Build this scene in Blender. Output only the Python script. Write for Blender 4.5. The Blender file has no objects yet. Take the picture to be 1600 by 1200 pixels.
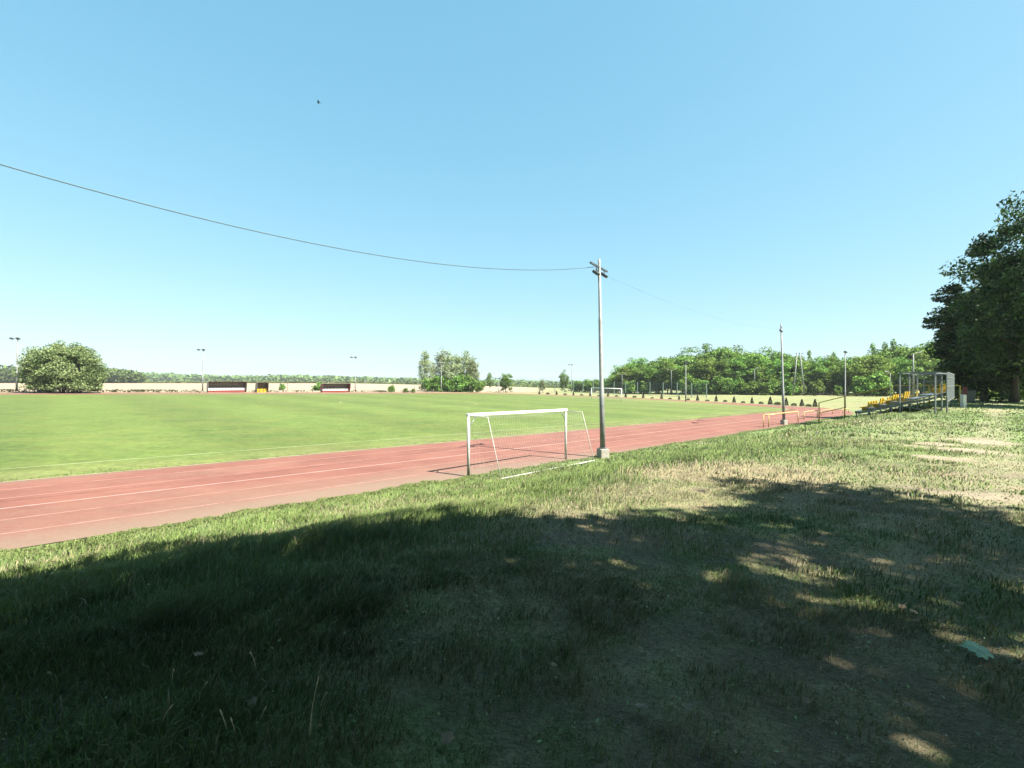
import bpy, math, random
import numpy as np
from mathutils import Vector, Matrix
R = math.radians
C = bpy.context.scene.collection
sc = bpy.context.scene

# ------------------------------------------------------------------ camera, sky, sun, exposure
EYE, FPX, HOR = 3.15, 742.0, 597.0
cam_d = bpy.data.cameras.new('camera'); cam = bpy.data.objects.new('camera', cam_d); C.objects.link(cam)
cam.location = (0, 0, EYE); cam.rotation_euler = (R(90), 0, 0)
cam_d.sensor_fit = 'HORIZONTAL'; cam_d.sensor_width = 36; cam_d.lens = 36 * FPX / 1600
cam_d.shift_y = -3 / 1600; cam_d.clip_start = 0.05; cam_d.clip_end = 6000
sc.camera = cam
SUN_EL, SUN_AZ = 51.0, 118.0            # azimuth clockwise from +Y
world = bpy.data.worlds.new('World'); sc.world = world; world.use_nodes = True
wn = world.node_tree.nodes; wl = world.node_tree.links; wn.clear()
sky = wn.new('ShaderNodeTexSky'); sky.sky_type = 'NISHITA'; sky.sun_disc = False
sky.sun_elevation = R(SUN_EL); sky.sun_rotation = R(SUN_AZ)
sky.air_density = 1.0; sky.dust_density = 1.0; sky.ozone_density = 1.0; sky.altitude = 100
bg = wn.new('ShaderNodeBackground'); bg.inputs[1].default_value = 0.05
wo = wn.new('ShaderNodeOutputWorld'); wl.new(bg.outputs[0], wo.inputs[0])
# tone of the sky: the same colour curve for every direction (pale cyan summer sky)
sp = wn.new('ShaderNodeSeparateColor'); cbn = wn.new('ShaderNodeCombineColor'); wl.new(sky.outputs[0], sp.inputs[0])
for i_, (a_, g_) in enumerate(((.76, .70), (.97, .45), (1.05, .40))):
    m1 = wn.new('ShaderNodeMath'); m1.operation = 'MULTIPLY'; m1.inputs[1].default_value = .2018; wl.new(sp.outputs[i_], m1.inputs[0])
    m2 = wn.new('ShaderNodeMath'); m2.operation = 'POWER'; m2.inputs[1].default_value = g_; wl.new(m1.outputs[0], m2.inputs[0])
    m3 = wn.new('ShaderNodeMath'); m3.operation = 'MULTIPLY'; m3.inputs[1].default_value = a_ / .2018; wl.new(m2.outputs[0], m3.inputs[0]); wl.new(m3.outputs[0], cbn.inputs[i_])
wl.new(cbn.outputs[0], bg.inputs[0])
sd = bpy.data.lights.new('sun', 'SUN'); sun = bpy.data.objects.new('sun', sd); C.objects.link(sun)
sd.energy = 5.0; sd.angle = R(0.53); sd.color = (1.0, 0.95, 0.86)
sdir = Vector((math.sin(R(SUN_AZ)) * math.cos(R(SUN_EL)), math.cos(R(SUN_AZ)) * math.cos(R(SUN_EL)), math.sin(R(SUN_EL))))
sun.rotation_euler = sdir.to_track_quat('Z', 'Y').to_euler(); sun.location = (30, -20, 60)
vs = sc.view_settings; vs.view_transform = 'Standard'; vs.look = 'None'; vs.gamma = 1; vs.use_curve_mapping = False
vs.exposure = 2.02

# ------------------------------------------------------------------ ground frame: s runs along the track, n across it
A = R(45.75)
D = np.array([math.sin(A), math.cos(A)]); N = np.array([-D[1], D[0]])
S1, NC, RI, RO = 65.0, 56.6, 37.0, 44.45       # bend start, centre line, inner and outer radius
def W(s, n): return s * D[0] + n * N[0], s * D[1] + n * N[1]
def SN(x, y): return x * D[0] + y * D[1], x * N[0] + y * N[1]
def sm(a, b, x):
    t = np.clip((np.asarray(x, float) - a) / (b - a), 0, 1); return t * t * (3 - 2 * t)
def hsh(i, j, seed):
    v = np.sin(i * 127.1 + j * 311.7 + seed * 74.7) * 43758.5453
    return v - np.floor(v)
def vn(x, y, sc_, seed=0):
    x = np.asarray(x, float) / sc_; y = np.asarray(y, float) / sc_
    i = np.floor(x); j = np.floor(y); fx = x - i; fy = y - j
    fx = fx * fx * (3 - 2 * fx); fy = fy * fy * (3 - 2 * fy)
    a = hsh(i, j, seed); b = hsh(i + 1, j, seed); c = hsh(i, j + 1, seed); d = hsh(i + 1, j + 1, seed)
    return (a * (1 - fx) + b * fx) * (1 - fy) + (c * (1 - fx) + d * fx) * fy
def fbm(x, y, sc_, seed=0): return 0.5 * vn(x, y, sc_, seed) + 0.3 * vn(x, y, sc_ * .45, seed + 3) + 0.2 * vn(x, y, sc_ * .2, seed + 7)
def U(s, n):
    rad = np.hypot(s - S1, n - NC)
    return np.where(s > S1, NC - rad, n)
def T(x, y):
    x = np.asarray(x, float); y = np.asarray(y, float); s, n = SN(x, y); u = U(s, n)
    xl = np.clip(-x, 0, 110); xr = np.clip(x, 0, 45)
    z = .021 * xl - .018 * xr
    z = z - .0115 * np.clip(x, 0, 55) * sm(62, 95, y)
    phi = np.degrees(np.arctan2(s - S1, NC - n))
    hb = np.where(s < S1, 1.6, 1.6 - .55 * sm(0, 30, phi) - .15 * sm(30, 70, phi) - .9 * sm(85, 130, phi))
    lo = 3.0 - 14 * sm(0, 40, np.where(s < S1, 0, phi))
    hb = hb + .012 * np.clip(x, 0, 45) * sm(25, 12, y * 0 + u) * (s < S1 + 20)
    z = z + hb * (1 - sm(lo, 11.6, u))
    near = sm(11.6, 8, u) * sm(70, 30, y)
    z = z + near * (.10 * (vn(x, y, 2.3, 5) - .5) + .05 * (vn(x, y, .7, 6) - .5))
    # the far fields roll very slightly
    z = z + sm(250, 700, np.hypot(x, y)) * (vn(x, y, 240, 9) - .5) * 1.0
    return z
def Tf(x, y): return float(T(x, y))
def P(px, py):
    """point of the ground seen at pixel (px, py) of the photograph"""
    r = (px - 800) / FPX; k = (py - HOR) / FPX
    y = 1.0
    while y < 3000:
        if EYE - k * y <= Tf(r * y, y): break
        y *= 1.01
    return r * y, y
def ZP(py, y): return EYE - (py - HOR) / FPX * y
def XP(px, y): return (px - 800) / FPX * y

# ------------------------------------------------------------------ object helpers
def tag(o, label=None, cat=None, group=None, kind=None):
    if label: o['label'] = label
    if cat: o['category'] = cat
    if group: o['group'] = group
    if kind: o['kind'] = kind
    return o
def empty(name, loc, rz=0, label=None, cat=None, group=None):
    o = bpy.data.objects.new(name, None); C.objects.link(o); o.location = loc; o.rotation_euler = (0, 0, rz)
    o.empty_display_size = .3
    return tag(o, label, cat, group)
def mesh_np(name, v, faces, mat=None, smooth=False):
    """faces: list of int arrays (M,k)"""
    me = bpy.data.meshes.new(name)
    v = np.asarray(v, np.float32); me.vertices.add(len(v)); me.vertices.foreach_set('co', v.ravel())
    loops = np.concatenate([f.ravel() for f in faces]).astype(np.int32)
    tot = np.concatenate([np.full(len(f), f.shape[1], np.int32) for f in faces])
    st = np.concatenate([[0], np.cumsum(tot)[:-1]]).astype(np.int32)
    me.loops.add(len(loops)); me.loops.foreach_set('vertex_index', loops)
    me.polygons.add(len(tot)); me.polygons.foreach_set('loop_start', st); me.polygons.foreach_set('loop_total', tot)
    if smooth: me.polygons.foreach_set('use_smooth', np.ones(len(tot), bool))
    me.update(calc_edges=True)
    if mat: me.materials.append(mat)
    return me
def vcol(me, cols, name='col'):
    a = me.color_attributes.new(name, 'FLOAT_COLOR', 'POINT')
    c = np.ones((len(me.vertices), 4), np.float32); c[:, :3] = cols; a.data.foreach_set('color', c.ravel())
def obj(name, me, parent=None, loc=None):
    o = bpy.data.objects.new(name, me); C.objects.link(o)
    if parent: o.parent = parent
    if loc is not None: o.location = loc
    return o
class MB:
    def __init__(s): s.v = []; s.f = []
    def add(s, vs_, fs):
        b = len(s.v); s.v += [tuple(p) for p in vs_]; s.f += [tuple(i + b for i in f) for f in fs]
    def box(s, c, d, rz=0, M=None):
        x, y, z = d[0] / 2, d[1] / 2, d[2] / 2
        m = M or Matrix.Rotation(rz, 3, 'Z'); c = Vector(c)
        vs_ = [c + m @ Vector((a * x, b * y, e * z)) for a in (-1, 1) for b in (-1, 1) for e in (-1, 1)]
        s.add(vs_, [(0, 1, 3, 2), (4, 6, 7, 5), (0, 4, 5, 1), (2, 3, 7, 6), (0, 2, 6, 4), (1, 5, 7, 3)])
    def tube(s, pts, r, k=8, cap=True):
        pts = [Vector(p) for p in pts]; rr = r if isinstance(r, (list, tuple)) else [r] * len(pts)
        b = len(s.v); prev = None
        for i, p in enumerate(pts):
            t = (pts[min(i + 1, len(pts) - 1)] - pts[max(i - 1, 0)]).normalized()
            if prev is None:
                a = t.orthogonal().normalized()
            else:
                a = (prev - t * prev.dot(t)).normalized()
            prev = a; c = t.cross(a)
            for j in range(k):
                g = 2 * math.pi * j / k; s.v.append(tuple(p + (a * math.cos(g) + c * math.sin(g)) * rr[i]))
        for i in range(len(pts) - 1):
            for j in range(k):
                q = b + i * k; s.f.append((q + j, q + (j + 1) % k, q + k + (j + 1) % k, q + k + j))
        if cap:
            s.f.append(tuple(b + j for j in reversed(range(k)))); e = b + (len(pts) - 1) * k; s.f.append(tuple(e + j for j in range(k)))
    def bar(s, a, b, w, h):
        a = Vector(a); b = Vector(b); t = (b - a); L = t.length; t.normalize()
        up = Vector((0, 0, 1)) if abs(t.z) < .95 else Vector((1, 0, 0))
        x = t; y = up.cross(x).normalized(); z = x.cross(y)
        s.box((a + b) / 2, (L, w, h), M=Matrix((x, y, z)).transposed())
    def mesh(s, name, mat, smooth=False):
        me = bpy.data.meshes.new(name); me.from_pydata(s.v, [], s.f)
        if smooth:
            for p in me.polygons: p.use_smooth = True
        me.materials.append(mat); me.update(); return me
    def build(s, name, mat, parent=None, smooth=False, bevel=0):
        o = obj(name, s.mesh(name, mat, smooth), parent)
        if bevel:
            b = o.modifiers.new('b', 'BEVEL'); b.width = bevel; b.segments = 2; b.limit_method = 'ANGLE'
        return o

# ------------------------------------------------------------------ materials
def nt(name):
    m = bpy.data.materials.new(name); m.use_nodes = True; t = m.node_tree; t.nodes.clear()
    out = t.nodes.new('ShaderNodeOutputMaterial'); return m, t, out
def noise(t, scale, detail=3, rough=.55, coord='Object', vec=None):
    tc = t.nodes.new('ShaderNodeTexCoord') if vec is None else None
    n = t.nodes.new('ShaderNodeTexNoise'); n.inputs['Scale'].default_value = scale
    n.inputs['Detail'].default_value = detail; n.inputs['Roughness'].default_value = rough
    t.links.new(tc.outputs[coord] if tc else vec, n.inputs['Vector']); return n
def ramp(t, src, stops):
    r = t.nodes.new('ShaderNodeValToRGB'); e = r.color_ramp.elements
    e[0].position = stops[0][0]; e[0].color = (*stops[0][1], 1); e[1].position = stops[-1][0]; e[1].color = (*stops[-1][1], 1)
    for p, c in stops[1:-1]:
        k = e.new(p); k.color = (*c, 1)
    t.links.new(src, r.inputs[0]); return r
def mixc(t, f, a, b, mode='MIX'):
    m = t.nodes.new('ShaderNodeMix'); m.data_type = 'RGBA'; m.blend_type = mode
    if isinstance(f, (int, float)): m.inputs[0].default_value = f
    else: t.links.new(f, m.inputs[0])
    for i, q in ((6, a), (7, b)):
        if isinstance(q, tuple): m.inputs[i].default_value = (*q, 1)
        else: t.links.new(q, m.inputs[i])
    return m.outputs[2]
def mathn(t, op, a, b=None, clamp=False):
    m = t.nodes.new('ShaderNodeMath'); m.operation = op; m.use_clamp = clamp
    for i, q in ((0, a), (1, b)):
        if q is None: continue
        if isinstance(q, (int, float)): m.inputs[i].default_value = q
        else: t.links.new(q, m.inputs[i])
    return m.outputs[0]
GAIN = {'white_paint': 1.0, 'white_net': .5, 'grey_pole': .42, 'white_plastic': .8, 'black_cable': 1.0, 'dark_metal': .8, 'bark': .45, 'dry_straw': .9, 'worn_line_paint': .46, 'worn_lane_paint': .52, 'lane_paint': .48, 'sandy_verge': .36}
def paint(name, c1, c2=None, scale=6, rough=.5, metal=0, bump=0.0, c3=None):
    m, t, out = nt(name); b = t.nodes.new('ShaderNodeBsdfPrincipled')
    c2 = c2 or tuple(x * .8 for x in c1); gain = GAIN.get(name, .55); c1, c2, c3 = (None if c is None else tuple(x * gain for x in c) for c in (c1, c2, c3))
    n = noise(t, scale, 5, .6)
    st = [(.3, c2), (.62, c1)] if c3 is None else [(.28, c3), (.42, c2), (.65, c1)]
    t.links.new(ramp(t, n.outputs[0], st).outputs[0], b.inputs['Base Color'])
    b.inputs['Roughness'].default_value = rough; b.inputs['Metallic'].default_value = metal
    if bump:
        bp = t.nodes.new('ShaderNodeBump'); bp.inputs['Strength'].default_value = bump; bp.inputs['Distance'].default_value = .01
        n2 = noise(t, scale * 8, 3); t.links.new(n2.outputs[0], bp.inputs['Height']); t.links.new(bp.outputs[0], b.inputs['Normal'])
    t.links.new(b.outputs[0], out.inputs[0]); return m
def leafmat(name, c1, c2, c3, scale=.5, trans=.35, soft=True):
    """c1 dark, c2 mid, c3 light; noise gives clumps of different leaf colour"""
    m, t, out = nt(name)
    g = t.nodes.new('ShaderNodeNewGeometry'); oi = t.nodes.new('ShaderNodeObjectInfo')
    n = noise(t, scale, 2, .5)
    f = mathn(t, 'ADD', mathn(t, 'MULTIPLY', n.outputs[0], .6), mathn(t, 'MULTIPLY', g.outputs['Random Per Island'], .4))
    c1, c2, c3 = (tuple(x * g_ for x in c) for c, g_ in ((c1, .50), (c2, .72), (c3, .88)))
    col = ramp(t, f, [(.30, c1), (.5, c2), (.68, c3)]).outputs[0]
    hs = t.nodes.new('ShaderNodeHueSaturation')
    t.links.new(mathn(t, 'ADD', .488, mathn(t, 'MULTIPLY', oi.outputs['Random'], .03)), hs.inputs['Hue'])
    t.links.new(mathn(t, 'ADD', .75, mathn(t, 'MULTIPLY', oi.outputs['Random'], .5)), hs.inputs['Value'])
    t.links.new(col, hs.inputs['Color']); col = hs.outputs[0]
    d = t.nodes.new('ShaderNodeBsdfPrincipled'); t.links.new(col, d.inputs['Base Color']); d.inputs['Roughness'].default_value = .5
    if soft:
        v1 = t.nodes.new('ShaderNodeVectorMath'); v1.operation = 'MULTIPLY_ADD'
        t.links.new(g.outputs['Normal'], v1.inputs[0]); v1.inputs[1].default_value = (.75, .75, .75); v1.inputs[2].default_value = (.15, -.1, .45)
        v2 = t.nodes.new('ShaderNodeVectorMath'); v2.operation = 'NORMALIZE'; t.links.new(v1.outputs[0], v2.inputs[0]); t.links.new(v2.outputs[0], d.inputs['Normal'])
    d.inputs['Specular IOR Level'].default_value = .12
    tr = t.nodes.new('ShaderNodeBsdfTranslucent'); t.links.new(mixc(t, .5, col, (1.0, .95, .35), 'MULTIPLY'), tr.inputs[0])
    mx = t.nodes.new('ShaderNodeMixShader'); mx.inputs[0].default_value = trans
    t.links.new(d.outputs[0], mx.inputs[1]); t.links.new(tr.outputs[0], mx.inputs[2]); t.links.new(mx.outputs[0], out.inputs[0])
    return m
def attrmat(name, trans=0., rough=.8, noises=((.9, .3), (7, .3)), bump=None, spec=.2):
    m, t, out = nt(name); a = t.nodes.new('ShaderNodeVertexColor'); a.layer_name = 'col'; col = a.outputs[0]
    for s_, amt in noises:
        n = noise(t, s_, 4, .65)
        v = mathn(t, 'ADD', 1 - amt, mathn(t, 'MULTIPLY', n.outputs[0], 2 * amt))
        cb = t.nodes.new('ShaderNodeCombineColor')
        for i in range(3): t.links.new(v, cb.inputs[i])
        col = mixc(t, 1.0, col, cb.outputs[0], 'MULTIPLY')
    b = t.nodes.new('ShaderNodeBsdfPrincipled'); t.links.new(col, b.inputs['Base Color'])
    b.inputs['Roughness'].default_value = rough; b.inputs['Specular IOR Level'].default_value = spec
    if bump:
        bp = t.nodes.new('ShaderNodeBump'); bp.inputs['Strength'].default_value = bump[1]; bp.inputs['Distance'].default_value = bump[2]
        n2 = noise(t, bump[0], 4, .7); t.links.new(n2.outputs[0], bp.inputs['Height']); t.links.new(bp.outputs[0], b.inputs['Normal'])
    sh = b.outputs[0]
    if trans:
        # blades are soft and curved: their shading normal leans upwards
        ge = t.nodes.new('ShaderNodeNewGeometry'); v1 = t.nodes.new('ShaderNodeVectorMath'); v1.operation = 'MULTIPLY_ADD'
        t.links.new(ge.outputs['Normal'], v1.inputs[0]); v1.inputs[1].default_value = (.4, .4, .4); v1.inputs[2].default_value = (0, 0, .8)
        v2 = t.nodes.new('ShaderNodeVectorMath'); v2.operation = 'NORMALIZE'; t.links.new(v1.outputs[0], v2.inputs[0]); t.links.new(v2.outputs[0], b.inputs['Normal'])
        tr = t.nodes.new('ShaderNodeBsdfTranslucent'); t.links.new(col, tr.inputs[0])
        mx = t.nodes.new('ShaderNodeMixShader'); mx.inputs[0].default_value = trans
        t.links.new(sh, mx.inputs[1]); t.links.new(tr.outputs[0], mx.inputs[2]); sh = mx.outputs[0]
    t.links.new(sh, out.inputs[0]); return m

M = {}
M['galv'] = paint('galvanised_steel', (.36, .39, .38), (.22, .25, .25), 5, .45, .55)
M['pole'] = paint('grey_pole', (.47, .49, .46), (.30, .32, .30), 3, .6, .1, c3=(.20, .21, .19))
M['concrete'] = paint('concrete', (.50, .47, .38), (.33, .31, .26), 9, .9, 0, .5)
M['white'] = paint('white_paint', (.80, .80, .72), (.60, .60, .53), 7, .5, 0, 0, c3=(.45, .42, .33))
M['offwhite'] = paint('weathered_white_paint', (.80, .80, .74), (.62, .62, .55), 7, .6, 0, 0, c3=(.40, .37, .28))
M['net'] = paint('white_net', (.72, .74, .66), (.55, .57, .5), 8, .8)
M['yellow'] = paint('yellow_paint', (.78, .52, .03), (.60, .38, .02), 5, .5)
M['seat'] = paint('yellow_plastic', (.85, .56, .02), (.70, .42, .02), 2, .35)
M['railing'] = paint('faded_yellow_paint', (.75, .53, .18), (.60, .40, .12), 5, .6)
M['dark'] = paint('dark_metal', (.09, .11, .11), (.05, .06, .06), 6, .5, .3)
M['lens'] = paint('lamp_glass', (.35, .40, .42), (.25, .3, .32), 6, .15)
M['wire'] = paint('black_cable', (.045, .09, .085), (.03, .06, .06), 8, .6)
M['red'] = paint('red_board', (.33, .05, .035), (.22, .03, .025), 4, .5)
M['poly'] = paint('smoked_panel', (.20, .15, .13), (.13, .10, .09), 3, .3)
M['whiteseat'] = paint('white_plastic', (.78, .74, .70), (.65, .62, .58), 4, .4)
M['pinkboard'] = paint('pale_board', (.75, .66, .58), (.62, .5, .42), 4, .6)
M['greenpole'] = paint('green_post', (.30, .42, .34), (.22, .32, .26), 5, .5)
M['greennet'] = paint('green_net', (.05, .16, .12), (.03, .10, .08), 5, .8)
M['bin'] = paint('grey_green_bin', (.13, .17, .15), (.08, .11, .10), 5, .6)
M['bark'] = paint('bark', (.17, .13, .09), (.08, .06, .045), 4, .9, 0, .6)
M['birchbark'] = paint('birch_bark', (.55, .53, .47), (.30, .29, .25), 2.5, .8, 0, .3, c3=(.06, .06, .05))
M['rust'] = paint('rusty_steel', (.30, .12, .08), (.16, .08, .06), 5, .8)
M['bird'] = paint('bird_feathers', (.03, .035, .045), (.02, .02, .03), 20, .7)
M['straw'] = paint('dry_straw', (.55, .48, .30), (.40, .34, .2), 30, .8)
M['mapleleaf'] = paint('fallen_green_leaf', (.30, .56, .30), (.20, .42, .20), 25, .5)
M['dryleaf'] = paint('fallen_brown_leaf', (.36, .27, .15), (.2, .13, .08), 30, .8)
M['line'] = paint('worn_line_paint', (.56, .62, .34), (.34, .42, .14), .35, .9, c3=(.33, .42, .10))
M['leaf_oak'] = leafmat('broad_leaves', (.040, .105, .020), (.120, .235, .036), (.215, .355, .072), .35, .3)
M['leaf_light'] = leafmat('light_leaves', (.060, .135, .024), (.165, .28, .045), (.27, .39, .085), .4, .35)
M['leaf_birch'] = leafmat('birch_leaves', (.11, .15, .06), (.20, .25, .11), (.34, .38, .22), .6, .3)
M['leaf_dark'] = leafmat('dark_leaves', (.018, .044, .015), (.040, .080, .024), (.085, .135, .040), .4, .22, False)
M['leaf_bush'] = leafmat('bush_leaves', (.07, .13, .04), (.16, .24, .08), (.32, .39, .18), .5, .3)
M['leaf_thuja'] = leafmat('conifer_leaves', (.020, .026, .008), (.032, .036, .012), (.05, .052, .02), 2, .1, False)
M['leaf_far'] = leafmat('far_wood_leaves', (.07, .125, .035), (.11, .18, .05), (.16, .24, .075), .03, .2)

# ------------------------------------------------------------------ ground colours (surface colours and a few sun dapples, painted per vertex)
GR, GR2, DRY, SAND, SOIL = (np.array(c) for c in ((.29, .36, .13), (.17, .25, .08), (.52, .43, .24), (.60, .48, .34), (.19, .145, .10)))
patches = []      # (x, y, rx, ry, angle, kind, strength)
def patch(px, py, wx, wy, kind, st=1.0, ang=None):
    x, y = P(px, py); dist = math.hypot(x, y)
    rx = wx / FPX * dist; x2, y2 = P(px, py + wy / 2); x1, y1 = P(px, max(py - wy / 2, 620)); ry = max(.12, math.hypot(x2 - x1, y2 - y1))
    patches.append((x, y, rx / 2, ry / 2, math.atan2(y, x) - math.pi / 2, kind, st))
for a in ((1150, 742, 330, 46, 'd', .95), (1225, 775, 200, 40, 'd', .7), (1010, 770, 260, 40, 'd', .65), (880, 795, 220, 40, 'd', .5), (1350, 742, 220, 24, 'd', .5),
          (1390, 690, 300, 26, 'd', .2), (1290, 655, 200, 12, 'd', .3), (1380, 660, 200, 14, 'd', .35), (1160, 915, 330, 46, 'd', .55), (1240, 950, 200, 34, 'd', .8),
          (950, 870, 200, 50, 'd', .4), (1345, 1000, 160, 26, 'd', .7), (1520, 1010, 240, 50, 'd', .55), (1400, 1060, 200, 60, 's', .5), (1500, 1110, 200, 60, 's', .5),  # dry grass; the lower right patches also paint sun dapples into the ground
          (1330, 1150, 240, 80, 's', .35), (1250, 985, 180, 30, 's', .4), (1462, 695, 60, 6, 'n', .9), (1500, 703, 110, 7, 'n', .95), (1532, 690, 70, 10, 'n', .95), (1465, 717, 70, 7, 'n', .9),
          (1560, 778, 120, 16, 'n', .8), (1440, 764, 90, 8, 'n', .35), (1590, 905, 120, 16, 'n', .5), (1240, 680, 60, 5, 'd', .8), (1090, 690, 26, 3, 'n', .9), (100, 875, 120, 14, 'd', .5), (380, 845, 200, 12, 'd', .3),
          (560, 800, 160, 12, 'd', .3), (700, 790, 240, 16, 'd', .3), (1190, 1020, 140, 40, 's', .3), (640, 1000, 120, 40, 's', .5), (60, 1130, 160, 90, 's', .6), (830, 1120, 160, 60, 's', .45)):
    patch(*a)
def zone(x, y):
    s, n = SN(x, y); u = U(s, n)
    wob = 1 + .7 * (fbm(x, y, 1.1, 21) - .5)
    d = np.zeros_like(x); so = np.zeros_like(x); sa = np.zeros_like(x)
    for (cx, cy, rx, ry, an, k, st) in patches:
        dx = x - cx; dy = y - cy; a = dx * math.cos(an) + dy * math.sin(an); b = -dx * math.sin(an) + dy * math.cos(an)
        q = np.sqrt((a / rx) ** 2 + (b / ry) ** 2) * wob; v = st * sm(1.25, .55, q)
        if k == 'd': d = np.maximum(d, v)
        elif k == 's': so = np.maximum(so, v)
        else: sa = np.maximum(sa, v)
    near_top = sm(5.2, 3.0, n) * sm(-2.5, 1.0, x) * sm(11, 8, y)
    d = np.maximum(d, near_top * (.10 + .85 * sm(.36, .66, .65 * fbm(x + 3, y * 2.2, 1.5, 101) + .35 * fbm(x, y, .2, 105))))
    so = np.maximum(so, near_top * .8 * sm(.40, .75, .62 * fbm(x * .8 + 7, y * 1.9 + 2, 1.1, 102) + .38 * fbm(x, y, .16, 104)))
    so = np.maximum(so, .6 * sm(4.5, 3.2, y) * sm(.55, .75, fbm(x, y * 1.5, .8, 103)))
    # trodden path along the top of the bank
    pc = .1 + .4 * (vn(s, s * 0, 9, 4) - .5); pw = .5 * sm(5, 12, s) * sm(75, 50, s)
    pth = sm(1.2, .5, np.abs(n - pc) / np.maximum(pw, .05) * wob) * (.35 + .5 * fbm(x, y, 1.5, 31)) * sm(5, 10, s)
    sa = np.maximum(sa, pth * .62)
    # dry grass everywhere in small amounts, more on the banks round the bend
    d = np.maximum(d, .42 * sm(.55, .78, fbm(x, y, 3.1, 12)) * sm(13, 10, u))
    ring = sm(13.5, 10.5, u) * sm(58, 80, s); d = np.maximum(d, ring * (.22 + .42 * fbm(x, y, 8, 14)))
    return s, n, u, d, so, sa
def groundcol(x, y):
    s, n, u, d, so, sa = zone(x, y); g = fbm(x, y, 1.7, 2)[:, None]
    c = GR * g * 1.15 + GR2 * (1.15 - g)
    c = c * (1 - d[:, None]) + DRY * d[:, None]
    c = c * (1 - so[:, None]) + SOIL * so[:, None]
    c = c * (1 - sa[:, None]) + SAND * sa[:, None]
    infield = (u > 19.5) & (n < 95)
    band = np.tanh(2.2 * np.sin((s + 1.2 * (vn(s, n, 14, 90) - .5)) * math.pi / 5.4)) * (.6 + .4 * vn(s, n, 26, 91))
    fine = np.sin(s * 2 * math.pi / 1.9) * .3 * vn(s, n, 9, 93)
    yel = sm(30, 78, np.where(s > 0, s, 0)) * .35 * sm(0, 60, x) + sm(83, 92, s) * .45
    pg = np.array((.166, .243, .050)) * (1 - yel[:, None]) + np.array((.31, .31, .11)) * yel[:, None]
    pg = pg * (1 + (.13 * band + .05 * fine) * (1 - .5 * sm(40, 90, n)))[:, None] * (1 + .12 * (fbm(s, n, 13, 94) - .5))[:, None]
    edge = (sm(23.0, 20.0, n) * .6 * fbm(x, y, 2.2, 95) * (s < S1))[:, None]; pg = pg * (1 - edge) + np.array((.40, .36, .17)) * edge
    c = np.where(infield[:, None], pg, c)
    # beyond the far straight: dry verge, then the bare sandy field, then green crops
    v = sm(100.5, 101.5, n)[:, None] * (s < S1 + 60)[:, None]; c = c * (1 - v) + np.array((.42, .33, .17)) * v
    dist = np.hypot(x, y)
    f = sm(107, 109.5, n + 2 * (vn(x, y, 9, 3) - .5)) * sm(330, 318, y + 30 * (vn(x, x * 0, 90, 8) - .5)) * sm(20, -6, x - .06 * (y - 150)); f = f[:, None]
    c = c * (1 - f) + np.array((.58, .46, .32)) * (.92 + .16 * fbm(x, y * .4, 22, 17)[:, None]) * f
    e = sm(318, 330, y)[:, None]; c = c * (1 - e) + np.array((.14, .19, .06)) * e
    return c * .42
# ---- terrain sheet, finer where the camera looks
ang = np.radians(np.unique(np.concatenate([np.arange(-180, -58, 6.0), np.arange(-58, 58, .3), np.arange(58, 180.1, 6.0)])))
ang = ang[:-1] if abs(ang[-1] - ang[0] - 2 * math.pi) < 1e-6 else ang
rad = [.5]
while rad[-1] < 1500: rad.append(rad[-1] * (1.013 if rad[-1] < 400 else 1.06))
rad = np.array(rad)
AA, RR = np.meshgrid(ang, rad); gx = (RR * np.sin(AA)).ravel(); gy = (RR * np.cos(AA)).ravel()
gv = np.stack([gx, gy, T(gx, gy)], 1); nr, na = RR.shape
i = np.arange(nr - 1)[:, None]; j = np.arange(na)[None, :]; j2 = (j + 1) % na
q = np.stack([i * na + j, i * na + j2, (i + 1) * na + j2, (i + 1) * na + j], -1).reshape(-1, 4)[:, ::-1]
cidx = len(gv); gv = np.vstack([gv, [[0, 0, Tf(0, 0)]]])
tri = np.stack([np.full(na, cidx), (np.arange(na) + 1) % na, np.arange(na)], 1)[:, ::-1]
M['ground'] = attrmat('ground', noises=((.35, .22), (3, .42), (14, .45), (45, .4)), bump=(26, .9, .04))
gm = mesh_np('ground', gv, [q, tri], M['ground'], True); vcol(gm, groundcol(gv[:, 0], gv[:, 1]))
tag(obj('ground', gm), kind='structure')

# ---- sheets that follow the ground, laid out in (s, n)
def strip(cells, lift):
    """cells: list of grids (list of rows of (s,n))"""
    v = []; f = []
    for g in cells:
        g = np.asarray(g, float); a, b = g.shape[:2]; base = len(v) and sum(len(k) for k in v)
        base = sum(len(k) for k in v); x, y = W(g[..., 0].ravel(), g[..., 1].ravel())
        v.append(np.stack([x, y, T(x, y) + lift], 1))
        ii = np.arange(a - 1)[:, None]; jj = np.arange(b - 1)[None]
        f.append((base + np.stack([ii * b + jj, ii * b + jj + 1, (ii + 1) * b + jj + 1, (ii + 1) * b + jj], -1)).reshape(-1, 4))
    return np.vstack(v), [np.vstack(f)]
def oval(off0, off1, s0=-60., step=1.2, k=2):
    """band between offsets (0 = outer edge of the track, inwards positive) all round the far bend"""
    pts = [(s, 0, 0) for s in np.arange(s0, S1, step)] + [(S1, 1, a) for a in np.radians(np.arange(0, 180.1, 1.6))] + [(s, 2, 0) for s in np.arange(S1, s0 - .1, -step)]
    rows = []
    for s, m, a in pts:
        row = []
        for t in np.linspace(off0, off1, k):
            r = RO - t
            if m == 0: row.append((s, NC - r))
            elif m == 1: row.append((S1 + r * math.sin(a), NC - r * math.cos(a)))
            else: row.append((s, NC + r))
        rows.append(row)
    return rows
def sheet(name, cells, lift, mat, kind='structure'):
    v, f = strip(cells, lift); me = mesh_np(name, v, f, mat, True); o = obj(name, me); tag(o, kind=kind); return o
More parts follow.
